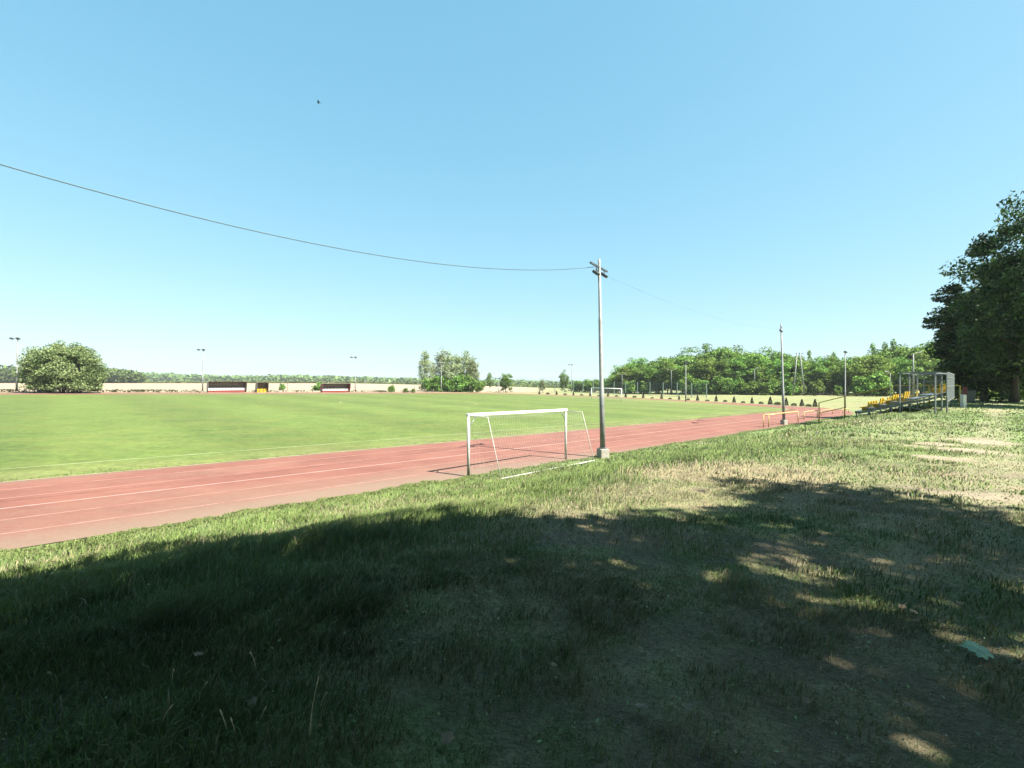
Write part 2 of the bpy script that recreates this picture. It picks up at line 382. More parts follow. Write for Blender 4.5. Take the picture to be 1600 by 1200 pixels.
def trackmat():
    m, t, out = nt('tartan_track'); a = t.nodes.new('ShaderNodeVertexColor'); a.layer_name = 'col'
    n1 = noise(t, .5, 4, .6); n2 = noise(t, 14, 5, .8); n3 = noise(t, 60, 3, .8); n4 = noise(t, 11, 6, .9)
    base = ramp(t, n1.outputs[0], [(.3, (.120, .038, .028)), (.5, (.148, .053, .038)), (.7, (.175, .068, .048))]).outputs[0]
    tc_ = t.nodes.new('ShaderNodeTexCoord'); mp_ = t.nodes.new('ShaderNodeMapping'); mp_.inputs['Rotation'].default_value = (0, 0, -(math.pi / 2 - A)); mp_.inputs['Scale'].default_value = (.09, 2.2, 1); t.links.new(tc_.outputs['Object'], mp_.inputs[0])
    n5 = noise(t, 1.0, 6, .75, vec=mp_.outputs[0]); n6 = noise(t, 3.5, 6, .8)
    for src, lo_, hi_, am in ((n5, .45, .7, .5), (n6, .5, .78, .45)):
        base = mixc(t, mathn(t, 'MULTIPLY', ramp(t, src.outputs[0], [(lo_, (0, 0, 0)), (hi_, (1, 1, 1))]).outputs[0], am), base, (.095, .040, .031) if src is n5 else (.195, .095, .070))
    dust = mixc(t, mathn(t, 'MULTIPLY', ramp(t, n2.outputs[0], [(.45, (0, 0, 0)), (.75, (1, 1, 1))]).outputs[0], .25), base, (.18, .090, .068))
    sep = t.nodes.new('ShaderNodeSeparateColor'); t.links.new(a.outputs[0], sep.inputs[0])
    f = mathn(t, 'MULTIPLY', sep.outputs[0], mathn(t, 'ADD', .25, n2.outputs[0]), True)
    f = mathn(t, 'ADD', f, mathn(t, 'MULTIPLY', mathn(t, 'GREATER_THAN', n4.outputs[0], .57), mathn(t, 'MULTIPLY', sep.outputs[0], 1.0)), True)
    c = mixc(t, f, dust, (.150, .115, .082))
    b = t.nodes.new('ShaderNodeBsdfPrincipled'); t.links.new(c, b.inputs['Base Color']); b.inputs['Roughness'].default_value = .85
    b.inputs['Specular IOR Level'].default_value = .25
    bp = t.nodes.new('ShaderNodeBump'); bp.inputs['Strength'].default_value = .25; bp.inputs['Distance'].default_value = .004
    t.links.new(n3.outputs[0], bp.inputs['Height']); t.links.new(bp.outputs[0], b.inputs['Normal'])
    t.links.new(b.outputs[0], out.inputs[0]); return m
M['track'] = trackmat()
tr_o = sheet('running_track', [oval(0, RO - RI, k=15)], .018, M['track'])
me = tr_o.data; vv = np.empty(len(me.vertices) * 3, np.float32); me.vertices.foreach_get('co', vv); vv = vv.reshape(-1, 3)
ts, tn = SN(vv[:, 0], vv[:, 1]); tu = U(ts, tn) - (NC - RO)
dirt = .12 + sm(2.2, 0, tu + 1.4 * (fbm(ts, tn * 2, 4, 8) - .5)) * sm(24, 2, np.abs(ts - 2)) * .9 + .35 * sm(.9, 0, tu) + .25 * sm(RO - RI - .5, RO - RI, tu) + .25 * sm(.55, .8, fbm(ts * .2, tn, 2, 81))
vcol(me, np.repeat(np.clip(dirt, 0, 1)[:, None], 3, 1))
# worn lane lines
M['lane'] = paint('worn_lane_paint', (.56, .30, .235), (.44, .20, .155), 2.2, .8, c3=(.36, .14, .10))
M['lane_b'] = paint('lane_paint', (.78, .52, .44), (.62, .36, .29), 2.2, .8)
lane_w = (RO - RI) / 6
for k in (1, 2, 3, 4, 5):
    sheet('lane_line', [oval(k * lane_w - .03, k * lane_w + .03)], .022, M['lane_b'] if k in (3,) else M['lane'])
# sandy edges of the track with a ragged outline
M['verge'] = paint('sandy_verge', (.62, .50, .34), (.45, .36, .22), 1.5, .95, 0, .3, c3=(.22, .25, .09))
def ragged(off, w, seed, s0=-40):
    rows = oval(off, off + w, s0, .35)
    for i_, r in enumerate(rows):
        j_ = .5 * float(vn(i_ * .35, 0, 1.3, seed)) + .5 * float(vn(i_ * .35, 0, .5, seed + 1))
        a, b = np.array(r[0]), np.array(r[1]); r[0] = tuple(b + (a - b) * (.35 + 1.1 * j_))
    return rows
def ragged_in(rows):
    return rows
sheet('verge_inner', [[(b, a) for a, b in ragged(RO - RI - .10, .0, 9)]] if False else [oval(RO - RI - .02, RO - RI + .10, -40, 1.2)], .026, M['verge'])
# pitch markings
NE, NF, SE, SW = 22.3, 90.9, 82.2, -11.0
def ln(a, b, w=.11):
    a = np.array(a, float); b = np.array(b, float); t = (b - a) / np.linalg.norm(b - a); p = np.array([-t[1], t[0]]) * w / 2
    k = max(2, int(np.linalg.norm(b - a) / 2)); return [[tuple(a + (b - a) * i_ / k + p), tuple(a + (b - a) * i_ / k - p)] for i_ in range(k + 1)]
mid = (SE + SW) / 2
cells = [ln((SW, NE), (SE, NE)), ln((SW, NF), (SE, NF)), ln((SE, NE), (SE, NF)), ln((SW, NE), (SW, NF)), ln((mid, NE), (mid, NF)),
         ln((SE, 36.4), (SE - 16.5, 36.4)), ln((SE, 76.8), (SE - 16.5, 76.8)), ln((SE - 16.5, 36.4), (SE - 16.5, 76.8)), ln((SE, 47.4), (SE - 5.5, 47.4)), ln((SE, 65.8), (SE - 5.5, 65.8)), ln((SE - 5.5, 47.4), (SE - 5.5, 65.8))]
circ = [[(mid + r * math.cos(a), NC + r * math.sin(a)) for r in (9.1, 9.21)] for a in np.radians(np.arange(0, 361, 6))]
sheet('pitch_lines', cells + [circ], .02, M['line'])

# ---- mown pitch sheet with its own fine texture
def pitchmat():
    m, t, out = nt('mown_grass'); a = t.nodes.new('ShaderNodeVertexColor'); a.layer_name = 'col'; col = a.outputs[0]
    tc = t.nodes.new('ShaderNodeTexCoord'); mp = t.nodes.new('ShaderNodeMapping'); mp.inputs['Rotation'].default_value = (0, 0, -(math.pi / 2 - A)); mp.inputs['Scale'].default_value = (.12, 1.2, 1)
    t.links.new(tc.outputs['Object'], mp.inputs[0])
    for s_, amt, vec in ((1.6, .35, mp.outputs[0]), (.07, .18, None), (.9, .4, None), (4, .75, None), (24, .75, None)):
        n = noise(t, s_, 4, .65, vec=vec); v = mathn(t, 'ADD', 1 - amt, mathn(t, 'MULTIPLY', n.outputs[0], 2 * amt))
        cb = t.nodes.new('ShaderNodeCombineColor')
        for i_ in range(3): t.links.new(v, cb.inputs[i_])
        col = mixc(t, 1.0, col, cb.outputs[0], 'MULTIPLY')
    n = noise(t, .3, 5, .7); col = mixc(t, mathn(t, 'MULTIPLY', ramp(t, n.outputs[0], [(.40, (0, 0, 0)), (.7, (1, 1, 1))]).outputs[0], .28), col, (.165, .155, .045))
    b = t.nodes.new('ShaderNodeBsdfPrincipled'); t.links.new(col, b.inputs['Base Color']); b.inputs['Roughness'].default_value = .8; b.inputs['Specular IOR Level'].default_value = .2
    bp = t.nodes.new('ShaderNodeBump'); bp.inputs['Strength'].default_value = .6; bp.inputs['Distance'].default_value = .02
    n2 = noise(t, 18, 4, .8); t.links.new(n2.outputs[0], bp.inputs['Height']); t.links.new(bp.outputs[0], b.inputs['Normal'])
    t.links.new(b.outputs[0], out.inputs[0]); return m
M['pitch'] = pitchmat()
rows = []
for s in np.arange(-60, S1 + RI - .2, .9):
    h = RI - .12 if s < S1 else math.sqrt(max((RI - .12) ** 2 - (s - S1) ** 2, .01))
    rows.append([(s, NC - h + 2 * h * k / 60) for k in range(61)])
po = sheet('pitch', [rows], .012, M['pitch']); me = po.data; vv = np.empty(len(me.vertices) * 3, np.float32); me.vertices.foreach_get('co', vv); vv = vv.reshape(-1, 3); vcol(me, groundcol(vv[:, 0].astype(float), vv[:, 1].astype(float)))
for p_ in me.polygons: pass

# ------------------------------------------------------------------ grass blades on the bank (uncountable: one object)
rng = np.random.default_rng(7)
def blades(x, y, w, h, lean, col, z=None):
    n_ = len(x); z = T(x, y) - .01 if z is None else z
    a = rng.uniform(0, 2 * np.pi, n_); wx = np.cos(a) * w / 2; wy = np.sin(a) * w / 2
    la = rng.uniform(0, 2 * np.pi, n_); lx = np.cos(la) * lean * h * rng.uniform(.1, 1, n_) + .22 * h; ly = np.sin(la) * lean * h * rng.uniform(.1, 1, n_)
    p0 = np.stack([x - wx, y - wy, z], 1); p1 = np.stack([x + wx, y + wy, z], 1)
    m0 = np.stack([x + lx * .35 - wx * .8, y + ly * .35 - wy * .8, z + h * .6], 1); m1 = np.stack([x + lx * .35 + wx * .8, y + ly * .35 + wy * .8, z + h * .6], 1)
    tp = np.stack([x + lx, y + ly, z + h * (1 - .25 * lean)], 1)
    v = np.stack([p0, p1, m1, m0, tp], 1).reshape(-1, 3); c = np.repeat(col, 5, 0)
    b = np.arange(n_) * 5
    return v, np.stack([b, b + 1, b + 2, b + 3], 1), np.stack([b + 3, b + 2, b + 4], 1), c
BV, BQ, BT, BC = [], [], [], []; off = 0
for (r0, r1, dens, bw, hmul) in ((1.2, 4.2, 10500, .0045, .85), (4.2, 8.5, 3000, .007, .95), (8.5, 17, 900, .014, 1.0), (17, 34, 200, .03, 1.0), (34, 70, 28, .07, 1.0)):
    half = R(52); area = half * (r1 ** 2 - r0 ** 2); n_ = int(area * dens)
    r_ = np.sqrt(rng.uniform(r0 ** 2, r1 ** 2, n_)); a_ = rng.uniform(-half, half, n_); x = r_ * np.sin(a_); y = r_ * np.cos(a_)
    s, n, u, d, so, sa = zone(x, y)
    keep = (u < 11.95 + .75 * (fbm(x, y, .9, 40) - .42)) & (rng.random(n_) > .93 * sa) & (rng.random(n_) > .80 * so) & (rng.random(n_) > .30 * d) & (rng.random(n_) < .05 + 1.5 * fbm(x, y, .55, 50) * (.5 + .9 * vn(x, y, 2.1, 51)))
    if r0 > 30: keep &= (s < S1 + 10)
    x, y, u, d, so, sa, n = (k[keep] for k in (x, y, u, d, so, sa, n)); n_ = len(x)
    tall = sm(2.5, 5.5, n + 1.5 * sm(1, -3, x)) * (.25 + 1.2 * vn(x, y, 1.3, 60)) * (1 - .7 * d)
    h = (.045 + .05 * sm(.5, .75, fbm(x, y, .5, 66)) + .10 * tall + .05 * sm(.55, .8, vn(x, y, .35, 61))) * rng.uniform(.5, 1.35, n_) * hmul * (1 - .5 * sa) * (1 - .4 * so) * sm(12.6, 10.8, u).clip(.45, 1)
    g = fbm(x, y, 1.7, 2); rr_ = rng.random(n_)
    c = np.array((.17, .27, .065)) + (np.array((.38, .50, .145)) - np.array((.17, .27, .065))) * np.clip(g * .7 + rr_ * .5 - .1, 0, 1)[:, None]
    isd = (rng.random(n_) < d * .75 + .05)[:, None]
    c = c * (.35 + 1.2 * fbm(x, y, .7, 64))[:, None]
    c = np.where(isd, np.array((.62, .53, .31)) * rng.uniform(.7, 1.1, n_)[:, None], c)
    v, q_, t_, cc = blades(x, y, bw * rng.uniform(.7, 1.3, n_), h, .75, c)
    BV.append(v); BQ.append(q_ + off); BT.append(t_ + off); BC.append(cc); off += len(v)
# grass creeping over the outer edge of the track
n_ = 46000; s_ = rng.uniform(-9, 66, n_); s_ = np.where(rng.random(n_) < .5, rng.uniform(-9, 14, n_), s_); nn = 12.18 + (fbm(s_, s_ * 0, 1.6, 73) - .5) * .75 + .25 * (vn(s_, s_ * 0, .25, 74) - .5) - np.abs(rng.normal(0, .22, n_)); x, y = W(s_, nn)
k = (y > 2); x, y = x[k], y[k]; n_ = len(x); ds = np.hypot(x, y)
cmix = rng.random(n_)[:, None]; v, q_, t_, cc = blades(x, y, .006 + ds * .0009, rng.uniform(.03, .11, n_), .8, (np.array((.24, .36, .09)) * (1 - .5 * cmix) + np.array((.50, .46, .24)) * cmix * .5) * rng.uniform(.7, 1.3, n_)[:, None])
BV.append(v); BQ.append(q_ + off); BT.append(t_ + off); BC.append(cc); off += len(v)
# tufts along the inner edge of the track
n_ = 16000; s_ = rng.uniform(-8, 75, n_) ; nn = NC - RI + .05 + np.abs(rng.normal(0, .35, n_)); x, y = W(s_, nn)
k = (rng.random(n_) < sm(.4, .7, fbm(s_, s_ * 0, 2.2, 70)) * .8 + .08) & (y > 2); x, y = x[k], y[k]; n_ = len(x)
v, q_, t_, cc = blades(x, y, .02 + np.hypot(x, y) * .0008, rng.uniform(.02, .07, n_), .7, np.array((.26, .38, .09)) * rng.uniform(.7, 1.3, n_)[:, None])
BV.append(v); BQ.append(q_ + off); BT.append(t_ + off); BC.append(cc)
M['blade'] = attrmat('grass_blade', trans=.3, rough=.55, noises=(), spec=.25)
bm_ = mesh_np('bank_grass', np.vstack(BV), [np.vstack(BQ), np.vstack(BT)], M['blade']); vcol(bm_, np.vstack(BC) * .50)
tag(obj('bank_grass', bm_), 'rough green and straw coloured grass covering the bank above the running track', 'grass', kind='stuff')
del BV, BQ, BT, BC

# ------------------------------------------------------------------ trees
def leafquads(c, size, rs, up=.35, droop=0):
    n_ = len(c); nv = rs.normal(size=(n_, 3)); nv[:, 2] = np.abs(nv[:, 2]) + up; nv /= np.linalg.norm(nv, axis=1)[:, None]
    a = np.cross(nv, rs.normal(size=(n_, 3))); a[:, 2] -= droop; a /= np.linalg.norm(a, axis=1)[:, None]; b = np.cross(nv, a)
    l = (size * rs.uniform(.6, 1.3, n_))[:, None]; w = l * .55
    v = np.stack([c - a * l, c - b * w, c + a * l, c + b * w], 1).reshape(-1, 3)
    return v, np.arange(n_ * 4).reshape(-1, 4)
def crown(seed, ncl, nlf, leaf, rx, rz, cz, rc, flat=1., low=-.85, droop=0, taper=0, hollow=.45, lobe=.55):
    """leaf clumps spread through an uneven crown; returns mesh arrays and clump centres"""
    rs = np.random.default_rng(seed); cs = []
    lob = rs.uniform(0, 2 * math.pi, 5); la = rs.uniform(.08, .26, 5)
    while len(cs) < ncl:
        d = rs.normal(size=3); d /= np.linalg.norm(d)
        if d[2] < low: continue
        az = math.atan2(d[1], d[0]); f = 1 + sum(la[k] * math.cos((k + 1) * az + lob[k]) for k in range(5)) * lobe
        f *= rs.uniform(hollow, 1.0) ** .6 * rs.uniform(.85, 1.08)
        hz = d[2] * f; tp = 1 - taper * max(0, hz)
        cs.append((d[0] * f * rx * tp, d[1] * f * rx * tp, cz + hz * rz))
    cs = np.array(cs); pts = []
    for c in cs:
        k = int(nlf * rs.uniform(.5, 1.5)); r_ = rc * rs.uniform(.6, 1.35); d = rs.normal(size=(k, 3)); d /= np.linalg.norm(d, axis=1)[:, None]
        d[:, 2] = np.where(d[:, 2] < -.2, d[:, 2] * .5, d[:, 2])
        rr = rs.uniform(.25, 1, k)[:, None] ** .6; p = c + d * rr * r_ * np.array([1, 1, .85 * flat])
        if droop: p[:, 2] -= rs.random(k) ** 2 * droop
        pts.append(p)
    pts = np.vstack(pts); v, f = leafquads(pts, leaf, rs, droop=droop * .8); return v, f, cs
def trunkmesh(name, h, r, cs, cz, mat, seed, limbs=9, lean=.03, k=7):
    rs = random.Random(seed); m = MB(); pts = []; x = y = 0
    for i_ in range(7):
        pts.append((x, y, -.3 + (h + .3) * i_ / 6)); x += rs.uniform(-lean, lean) * h / 6; y += rs.uniform(-lean, lean) * h / 6
    m.tube(pts, [r * 1.35, r, r * .88, r * .72, r * .55, r * .36, r * .12], k)
    if cs is not None and len(cs):
        ids = rs.sample(range(len(cs)), min(limbs, len(cs)))
        for q_ in ids:
            c = Vector(cs[q_]); b = max(h * .22, min(c.z - abs(c.xy.length) * .6, h * .85)); t = (b + .3) / (h + .3) * 6; i0 = min(int(t), 5); fr = t - i0
            p = Vector(pts[i0]).lerp(Vector(pts[i0 + 1]), fr); md = p.lerp(c, .5) + Vector((0, 0, -.04 * h * rs.random()))
            m.tube([p, md, c], [r * .42, r * .24, r * .06], 5)
    return m.mesh(name, mat, True)
V = {}
def variant(key, seed, leafm, barkm, th, tr, ncl, nlf, leaf, rx, rz, cz, rc, limbs=9, **kw):
    v, f, cs = crown(seed, ncl, nlf, leaf, rx, rz, cz, rc, **kw)
    V.setdefault(key, []).append((mesh_np('crown', v, [f], leafm), trunkmesh('trunk', th, tr, cs, cz, barkm, seed, limbs)))
# forest trees, about 12 m tall, seen from 130 m
for q_ in range(4): variant('oak', 10 + q_, M['leaf_oak'], M['bark'], 9, .22, 62, 130, .235, 3.5, 5.4, 6.4, 1.45, low=-.97, limbs=5)
for q_ in range(3): variant('light', 20 + q_, M['leaf_light'], M['bark'], 9, .2, 60, 130, .235, 3.2, 5.3, 6.4, 1.4, low=-.97, limbs=5)
for q_ in range(2): variant('spruce', 30 + q_, M['leaf_oak'], M['bark'], 11, .16, 46, 42, .28, 1.9, 6, 6.6, .8, taper=.85, low=-.95, limbs=4)
for q_ in range(3): variant('bush', 40 + q_, M['leaf_oak'], M['bark'], 1.8, .08, 34, 80, .20, 1.9, 1.7, 1.5, .85, low=-.9, limbs=5)
for q_ in range(3): variant('shrub', 50 + q_, M['leaf_light'], M['bark'], 2.4, .09, 34, 80, .20, 1.6, 2.0, 1.95, .85, low=-.95, limbs=5)
for q_ in range(4): variant('birch', 60 + q_, M['leaf_birch'], M['birchbark'], 12.2, .15, 95, 48, .19, 2.0, 5.7, 7.0, .95, taper=.4, droop=.9, low=-.9, limbs=14)
BM = {}
def tree(key, idx, x, y, h, wscale, name, label, cat='tree', group=None, rz=0, href=12., mir=1, z=None):
    cm, tm = V[key][idx % len(V[key])]
    z = Tf(x, y) if z is None else z
    o = empty(name, (x, y, z), rz, label, cat, group); k = h / href; o.scale = (k * wscale, k * wscale, k)
    obj('trunk', tm, o); obj('crown', cm, o); return o
rnd = random.Random(3)
# forest behind the bend
EDGE = [(940, 172), (1000, 160), (1080, 148), (1200, 138), (1340, 130), (1480, 124), (1640, 118), (1750, 112)]
SKY_ = [(940, 588), (958, 574), (975, 563), (1000, 559), (1040, 553), (1080, 544), (1115, 537), (1150, 535), (1180, 541), (1215, 548), (1260, 553), (1300, 553), (1340, 549), (1380, 540), (1410, 532), (1450, 527), (1500, 522), (1600, 515), (1750, 505)]
def interp(tb, x): return float(np.interp(x, [a for a, _ in tb], [b for _, b in tb]))
def forest_tree(px, back, hf, key, label, name, group, wsc):
    d = interp(EDGE, px) + back; x = XP(px, d); top = ZP(interp(SKY_, px), d)
    z = Tf(x, d); h = max(2.5, (top - z) * hf); kk = rnd.randrange(6)
    ref = {'oak': 12.4, 'light': 12.4, 'spruce': 13.0}[key]
    tree(key, kk, x, d, h, wsc, name, label, 'tree', group, rnd.uniform(0, 6.28), ref)
px = 962
while px < 1660:      # front row
    forest_tree(px, rnd.uniform(1, 4), rnd.uniform(.70, .86), rnd.choice(['oak', 'light', 'light', 'oak']), 'leafy green tree in the front row of the wood behind the bend', 'deciduous_tree', 'front row trees of the wood behind the bend', rnd.uniform(1.0, 1.35)); px += rnd.uniform(13, 19)
px = 970
while px < 1690:      # second row makes the skyline
    forest_tree(px, rnd.uniform(9, 13), rnd.uniform(.90, 1.0), rnd.choice(['oak', 'oak', 'light', 'oak']), 'taller green tree rising behind the front row of the wood', 'deciduous_tree', 'tall trees of the wood behind the bend', rnd.uniform(.95, 1.3)); px += rnd.uniform(14, 20)
px = 985
while px < 1700:      # a third row closes the gaps
    forest_tree(px, rnd.uniform(19, 26), rnd.uniform(.84, .97), rnd.choice(['oak', 'oak', 'light']), 'green treetop deep inside the wood behind the bend', 'deciduous_tree', 'trees deep in the wood behind the bend', rnd.uniform(1.1, 1.4)); px += rnd.uniform(20, 30)
for px, hf in ((1264, 1.10), (1302, 1.06), (1362, 1.12), (1382, 1.07), (1397, 1.08), (1102, 1.04)):
    forest_tree(px, 15, hf, 'spruce', 'pointed dark conifer poking above the round treetops of the wood', 'spruce_tree', 'conifers poking above the wood', .75)
# bushes at the foot of the wood
for px, py, h, key, lab in ((985, 611, 4.6, 'shrub', 'rounded'), (1008, 612, 4.4, 'shrub', ''), (1075, 615, 5.6, 'shrub', ''), (1092, 615, 4.6, 'bush', ''), (1112, 616, 4.6, 'bush', ''), (1128, 616, 5.2, 'bush', ''), (1146, 616, 4.0, 'bush', ''), (1160, 617, 3.8, 'shrub', ''),
                            (1184, 617, 4.2, 'bush', ''), (1199, 617, 3.8, 'shrub', ''), (1216, 617, 5.0, 'bush', ''), (1232, 617, 4.0, 'bush', ''), (1245, 617, 5.2, 'shrub', '')):
    d = interp(EDGE, px) - rnd.uniform(1.5, 4); x = XP(px, d)
    tree(key, rnd.randrange(5), x, d, h, rnd.uniform(.95, 1.25), 'bush', 'leafy bush in the low thicket along the foot of the wood', 'bush', 'bushes along the foot of the wood', rnd.uniform(0, 6), {'shrub': 4.2, 'bush': 3.4}[key])
for px, h, w, lab in ((1275, 4.4, .9, 'yellow green young tree standing right of the leaning twin power pole'), (1309, 2.8, .8, 'smallest young tree at the foot of the wood, left of the third floodlight pole'),
                      (1351, 5.4, 1.15, 'broad young tree at the wood edge right of the third floodlight pole'), (1374, 6.0, 1.0, 'pointed light green young tree left of the grandstand cage'), (1386, 3.6, .8, 'small bushy young tree just left of the grandstand cage'), (1340, 3.6, .9, 'low leafy young tree behind the sloping yellow handrail')):
    d = interp(EDGE, px) - 6; tree('shrub', rnd.randrange(5), XP(px, d), d, h, w, 'young_tree', lab, 'tree', None, rnd.uniform(0, 6), 4.2)
# dry reed patch behind the net fence
# far left: large rounded bush beside the pitch
v, f, cs = crown(91, 230, 330, .14, 5.3, 5.3, 2.1, 1.25, low=-.32, hollow=.6, lobe=.22)
bx, by = XP(101, 74.0), 74.0
o = empty('large_bush', (bx, by, Tf(bx, by)), 0, 'large rounded bush standing alone at the far side of the pitch, left of both dugouts', 'bush')
obj('crown', mesh_np('crown', v, [f], M['leaf_bush']), o)
tmh = MB(); rs = random.Random(5)
for c in rs.sample(list(map(tuple, cs)), 12):
    a = Vector((c[0] * .25, c[1] * .25, -.2)); tmh.tube([a, a.lerp(Vector(c), .5) + Vector((0, 0, -.3)), Vector(c)], [.14, .09, .03], 5)
tmh.build('trunk', M['bark'], o, True)
o.scale = (.85, .85, 1.0)
# birch clump, mid distance
for k, (px, top, wsc, lab) in enumerate(((664, 545, .85, 'leftmost narrow birch of the clump, standing a little apart'), (676, 563, .8, 'shorter birch between the two left peaks of the clump'), (690, 541, 1.0, 'tallest birch of the clump, behind the thin floodlight pole'), (701, 546, .9, 'birch just right of the tallest one in the clump'),
                                        (713, 552, 1.25, 'yellow green birch in the middle of the clump'), (729, 544, 1.2, 'wide birch on the right of the clump'), (739, 553, 1.0, 'rightmost birch of the clump'))):
    d = 137 + (k % 3) * 2.5; x = XP(px, d); z = Tf(x, d); h = ZP(top, d) - z
    tree('birch', k, x, d, h, wsc * 1.15, 'birch_tree', lab, 'tree', None, k * 1.3, 13.6)
for k, px in enumerate((668, 683, 697, 706, 718, 727, 744)):
    d = 134 + k % 3; tree('bush', k, XP(px, d), d, 3.6 + k % 3 * .8, .9, 'bush', 'low bush growing among the birch trunks', 'bush', 'bushes under the birch clump', k, 3.4)
# other single trees along the far side
tree('oak', 1, XP(790, 140), 140, 6.2, .95, 'deciduous_tree', 'dark round tree on two short trunks, right of the birch clump', 'tree', None, 2., 12.4)
tree('oak', 2, XP(765, 230), 230, 7.5, .7, 'deciduous_tree', 'distant green tree seen between the birch clump and the round tree', 'tree', None, 1., 12.4)
tree('light', 0, XP(756, 225), 225, 4.2, .9, 'deciduous_tree', 'small distant tree close to the right side of the birch clump', 'tree', None, 1., 12.4)
tree('birch', 2, XP(848, 150), 150, 4.8, 1.6, 'young_tree', 'small thin tree on the far verge, left of the first ball net post', 'tree', None, 1., 13.6)
tree('oak', 3, XP(882, 175), 175, 7.8, .72, 'deciduous_tree', 'ball shaped tree on a short stem behind the start of the ball net', 'tree', None, 3., 12.4)
for k, (px, h, d) in enumerate(((899, 4.6, 182), (909, 4.4, 180), (918, 4.6, 178), (927, 4.8, 180), (937, 5.2, 177), (947, 5.0, 175), (957, 4.8, 173), (967, 4.4, 170), (977, 4.0, 168))):
    tree('shrub', k, XP(px, d), d, h, 1.25, 'bush', 'rounded bush in the row behind the ball net and the far goal', 'bush', 'bushes behind the ball net', k, 4.2)
for px, py, h, lab in ((500, 613, 2.2, 'bush beside the left end of the shorter dugout'), (491, 613, 1.4, 'small scruffy bush left of the shorter dugout'), (612, 612, 1.7, 'tall thin bush on the far verge between dugout and birches'), (634, 612, 1.1, 'small round bush just left of the birch clump'), (646, 612, 1.0, 'low bush touching the left foot of the birch clump'), (440, 613, 1.6, 'spindly bush right of the small yellow seat shelter')):
    d = 118.; x = XP(px, d); tree('bush', int(px), x, d, h, .9, 'bush', lab, 'bush', None, px, 3.4)
# low weeds along the far verge
v = []
rs_ = np.random.default_rng(12); cc = []
for k in range(90):
    px = rs_.uniform(0, 830); n0 = rs_.uniform(103.8, 108); r = (px - 800) / FPX; s0 = n0 * (D[1] + D[0] * r) / (D[0] - D[1] * r); x, y = W(s0, n0)
    m_ = rs_.integers(10, 40); sp = rs_.uniform(.3, 1.2)
    pp = np.stack([x + rs_.normal(0, sp, m_), y + rs_.normal(0, sp, m_), np.zeros(m_)], 1); pp[:, 2] = T(pp[:, 0], pp[:, 1]) + rs_.uniform(.05, .45, m_); cc.append(pp)
v, f = leafquads(np.vstack(cc), .16, rs_)
tag(obj('weeds', mesh_np('weeds', v, [f], M['leaf_thuja'])), 'low scattered weeds along the far verge in front of the sandy field', 'weeds', kind='stuff')

# far woods and hedges that read as one mass
def woodmass(name, label, pts, leaf, mat):
    """pts: list of (x, y, height, width)"""
    rs = np.random.default_rng(len(pts)); C_ = []
    for (x, y, h, w) in pts:
        k = 70; d = rs.normal(size=(k, 3)); d /= np.linalg.norm(d, axis=1)[:, None]; d[:, 2] = d[:, 2] * .5 + .5
        p = d * rs.uniform(.6, 1, k)[:, None] * np.array([w / 2, w / 2, h * .96]); p[:, 2] = np.maximum(p[:, 2], h * .1 * rs.random(k)); p += np.array([x, y, Tf(x, y)]); C_.append(p)
    v, f = leafquads(np.vstack(C_), leaf, rs); o = obj(name, mesh_np(name, v, [f], mat)); tag(o, label, 'wood', kind='stuff')
rs = random.Random(9)
pts = []
for k in range(420):
    px = rs.uniform(-120, 222); d = rs.uniform(330, 352); x = XP(px, d); top = ZP(np.interp(px, [-100, 60, 168, 205, 225], [566, 569, 572, 576, 583]) + rs.uniform(-.5, 2.5), d)
    pts.append((x, d, top - Tf(x, d), rs.uniform(5, 8)))
woodmass('far_wood', 'near dark wood at the left edge beyond the sandy field', pts, 1.1, M['leaf_far'])
pts = []
for k in range(700):
    px = rs.uniform(120, 985); d = rs.uniform(700, 760); x = XP(px, d)
    top = ZP(np.interp(px, [120, 180, 250, 300, 380, 450, 560, 640, 700, 800, 870, 985], [577, 579, 581.5, 585, 586, 585, 588, 591, 592, 594, 596, 597]) + rs.uniform(-.4, 1.4) - 1.2 * float(vn(px, 0, 14, 3)), d)
    pts.append((x, d, max(3, top - Tf(x, d)), rs.uniform(9, 16)))
woodmass('distant_wood', 'long low green wood along the horizon beyond the sandy field', pts, 2.4, M['leaf_far'])
pts = []
for k in range(420):
    px = rs.uniform(150, 900); d = rs.uniform(338, 345); x = XP(px, d); pts.append((x, d, rs.uniform(.9, 2.0) + (1.4 if px > 760 else 0) * rs.random(), rs.uniform(4, 8)))
M['leaf_hedge'] = leafmat('hedge_leaves', (.10, .14, .05), (.15, .20, .07), (.21, .26, .10), .05, .2)
woodmass('hedge_row', 'pale green scrub strip along the far edge of the sandy field', pts, .6, M['leaf_hedge'])
pts = [(XP(px, 300 + (px % 7) * 4), 300 + (px % 7) * 4, h, w) for px, h, w in ((768, 4, 5), (778, 3, 5), (808, 6, 7), (817, 7, 5), (826, 4, 7), (836, 3.2, 8), (846, 3.4, 8), (858, 3.0, 8), (866, 3, 7), (874, 3, 7), (890, 3.2, 8))]
woodmass('field_scrub', 'clump of distant scrub right of the round tree', pts, .5, M['leaf_far'])

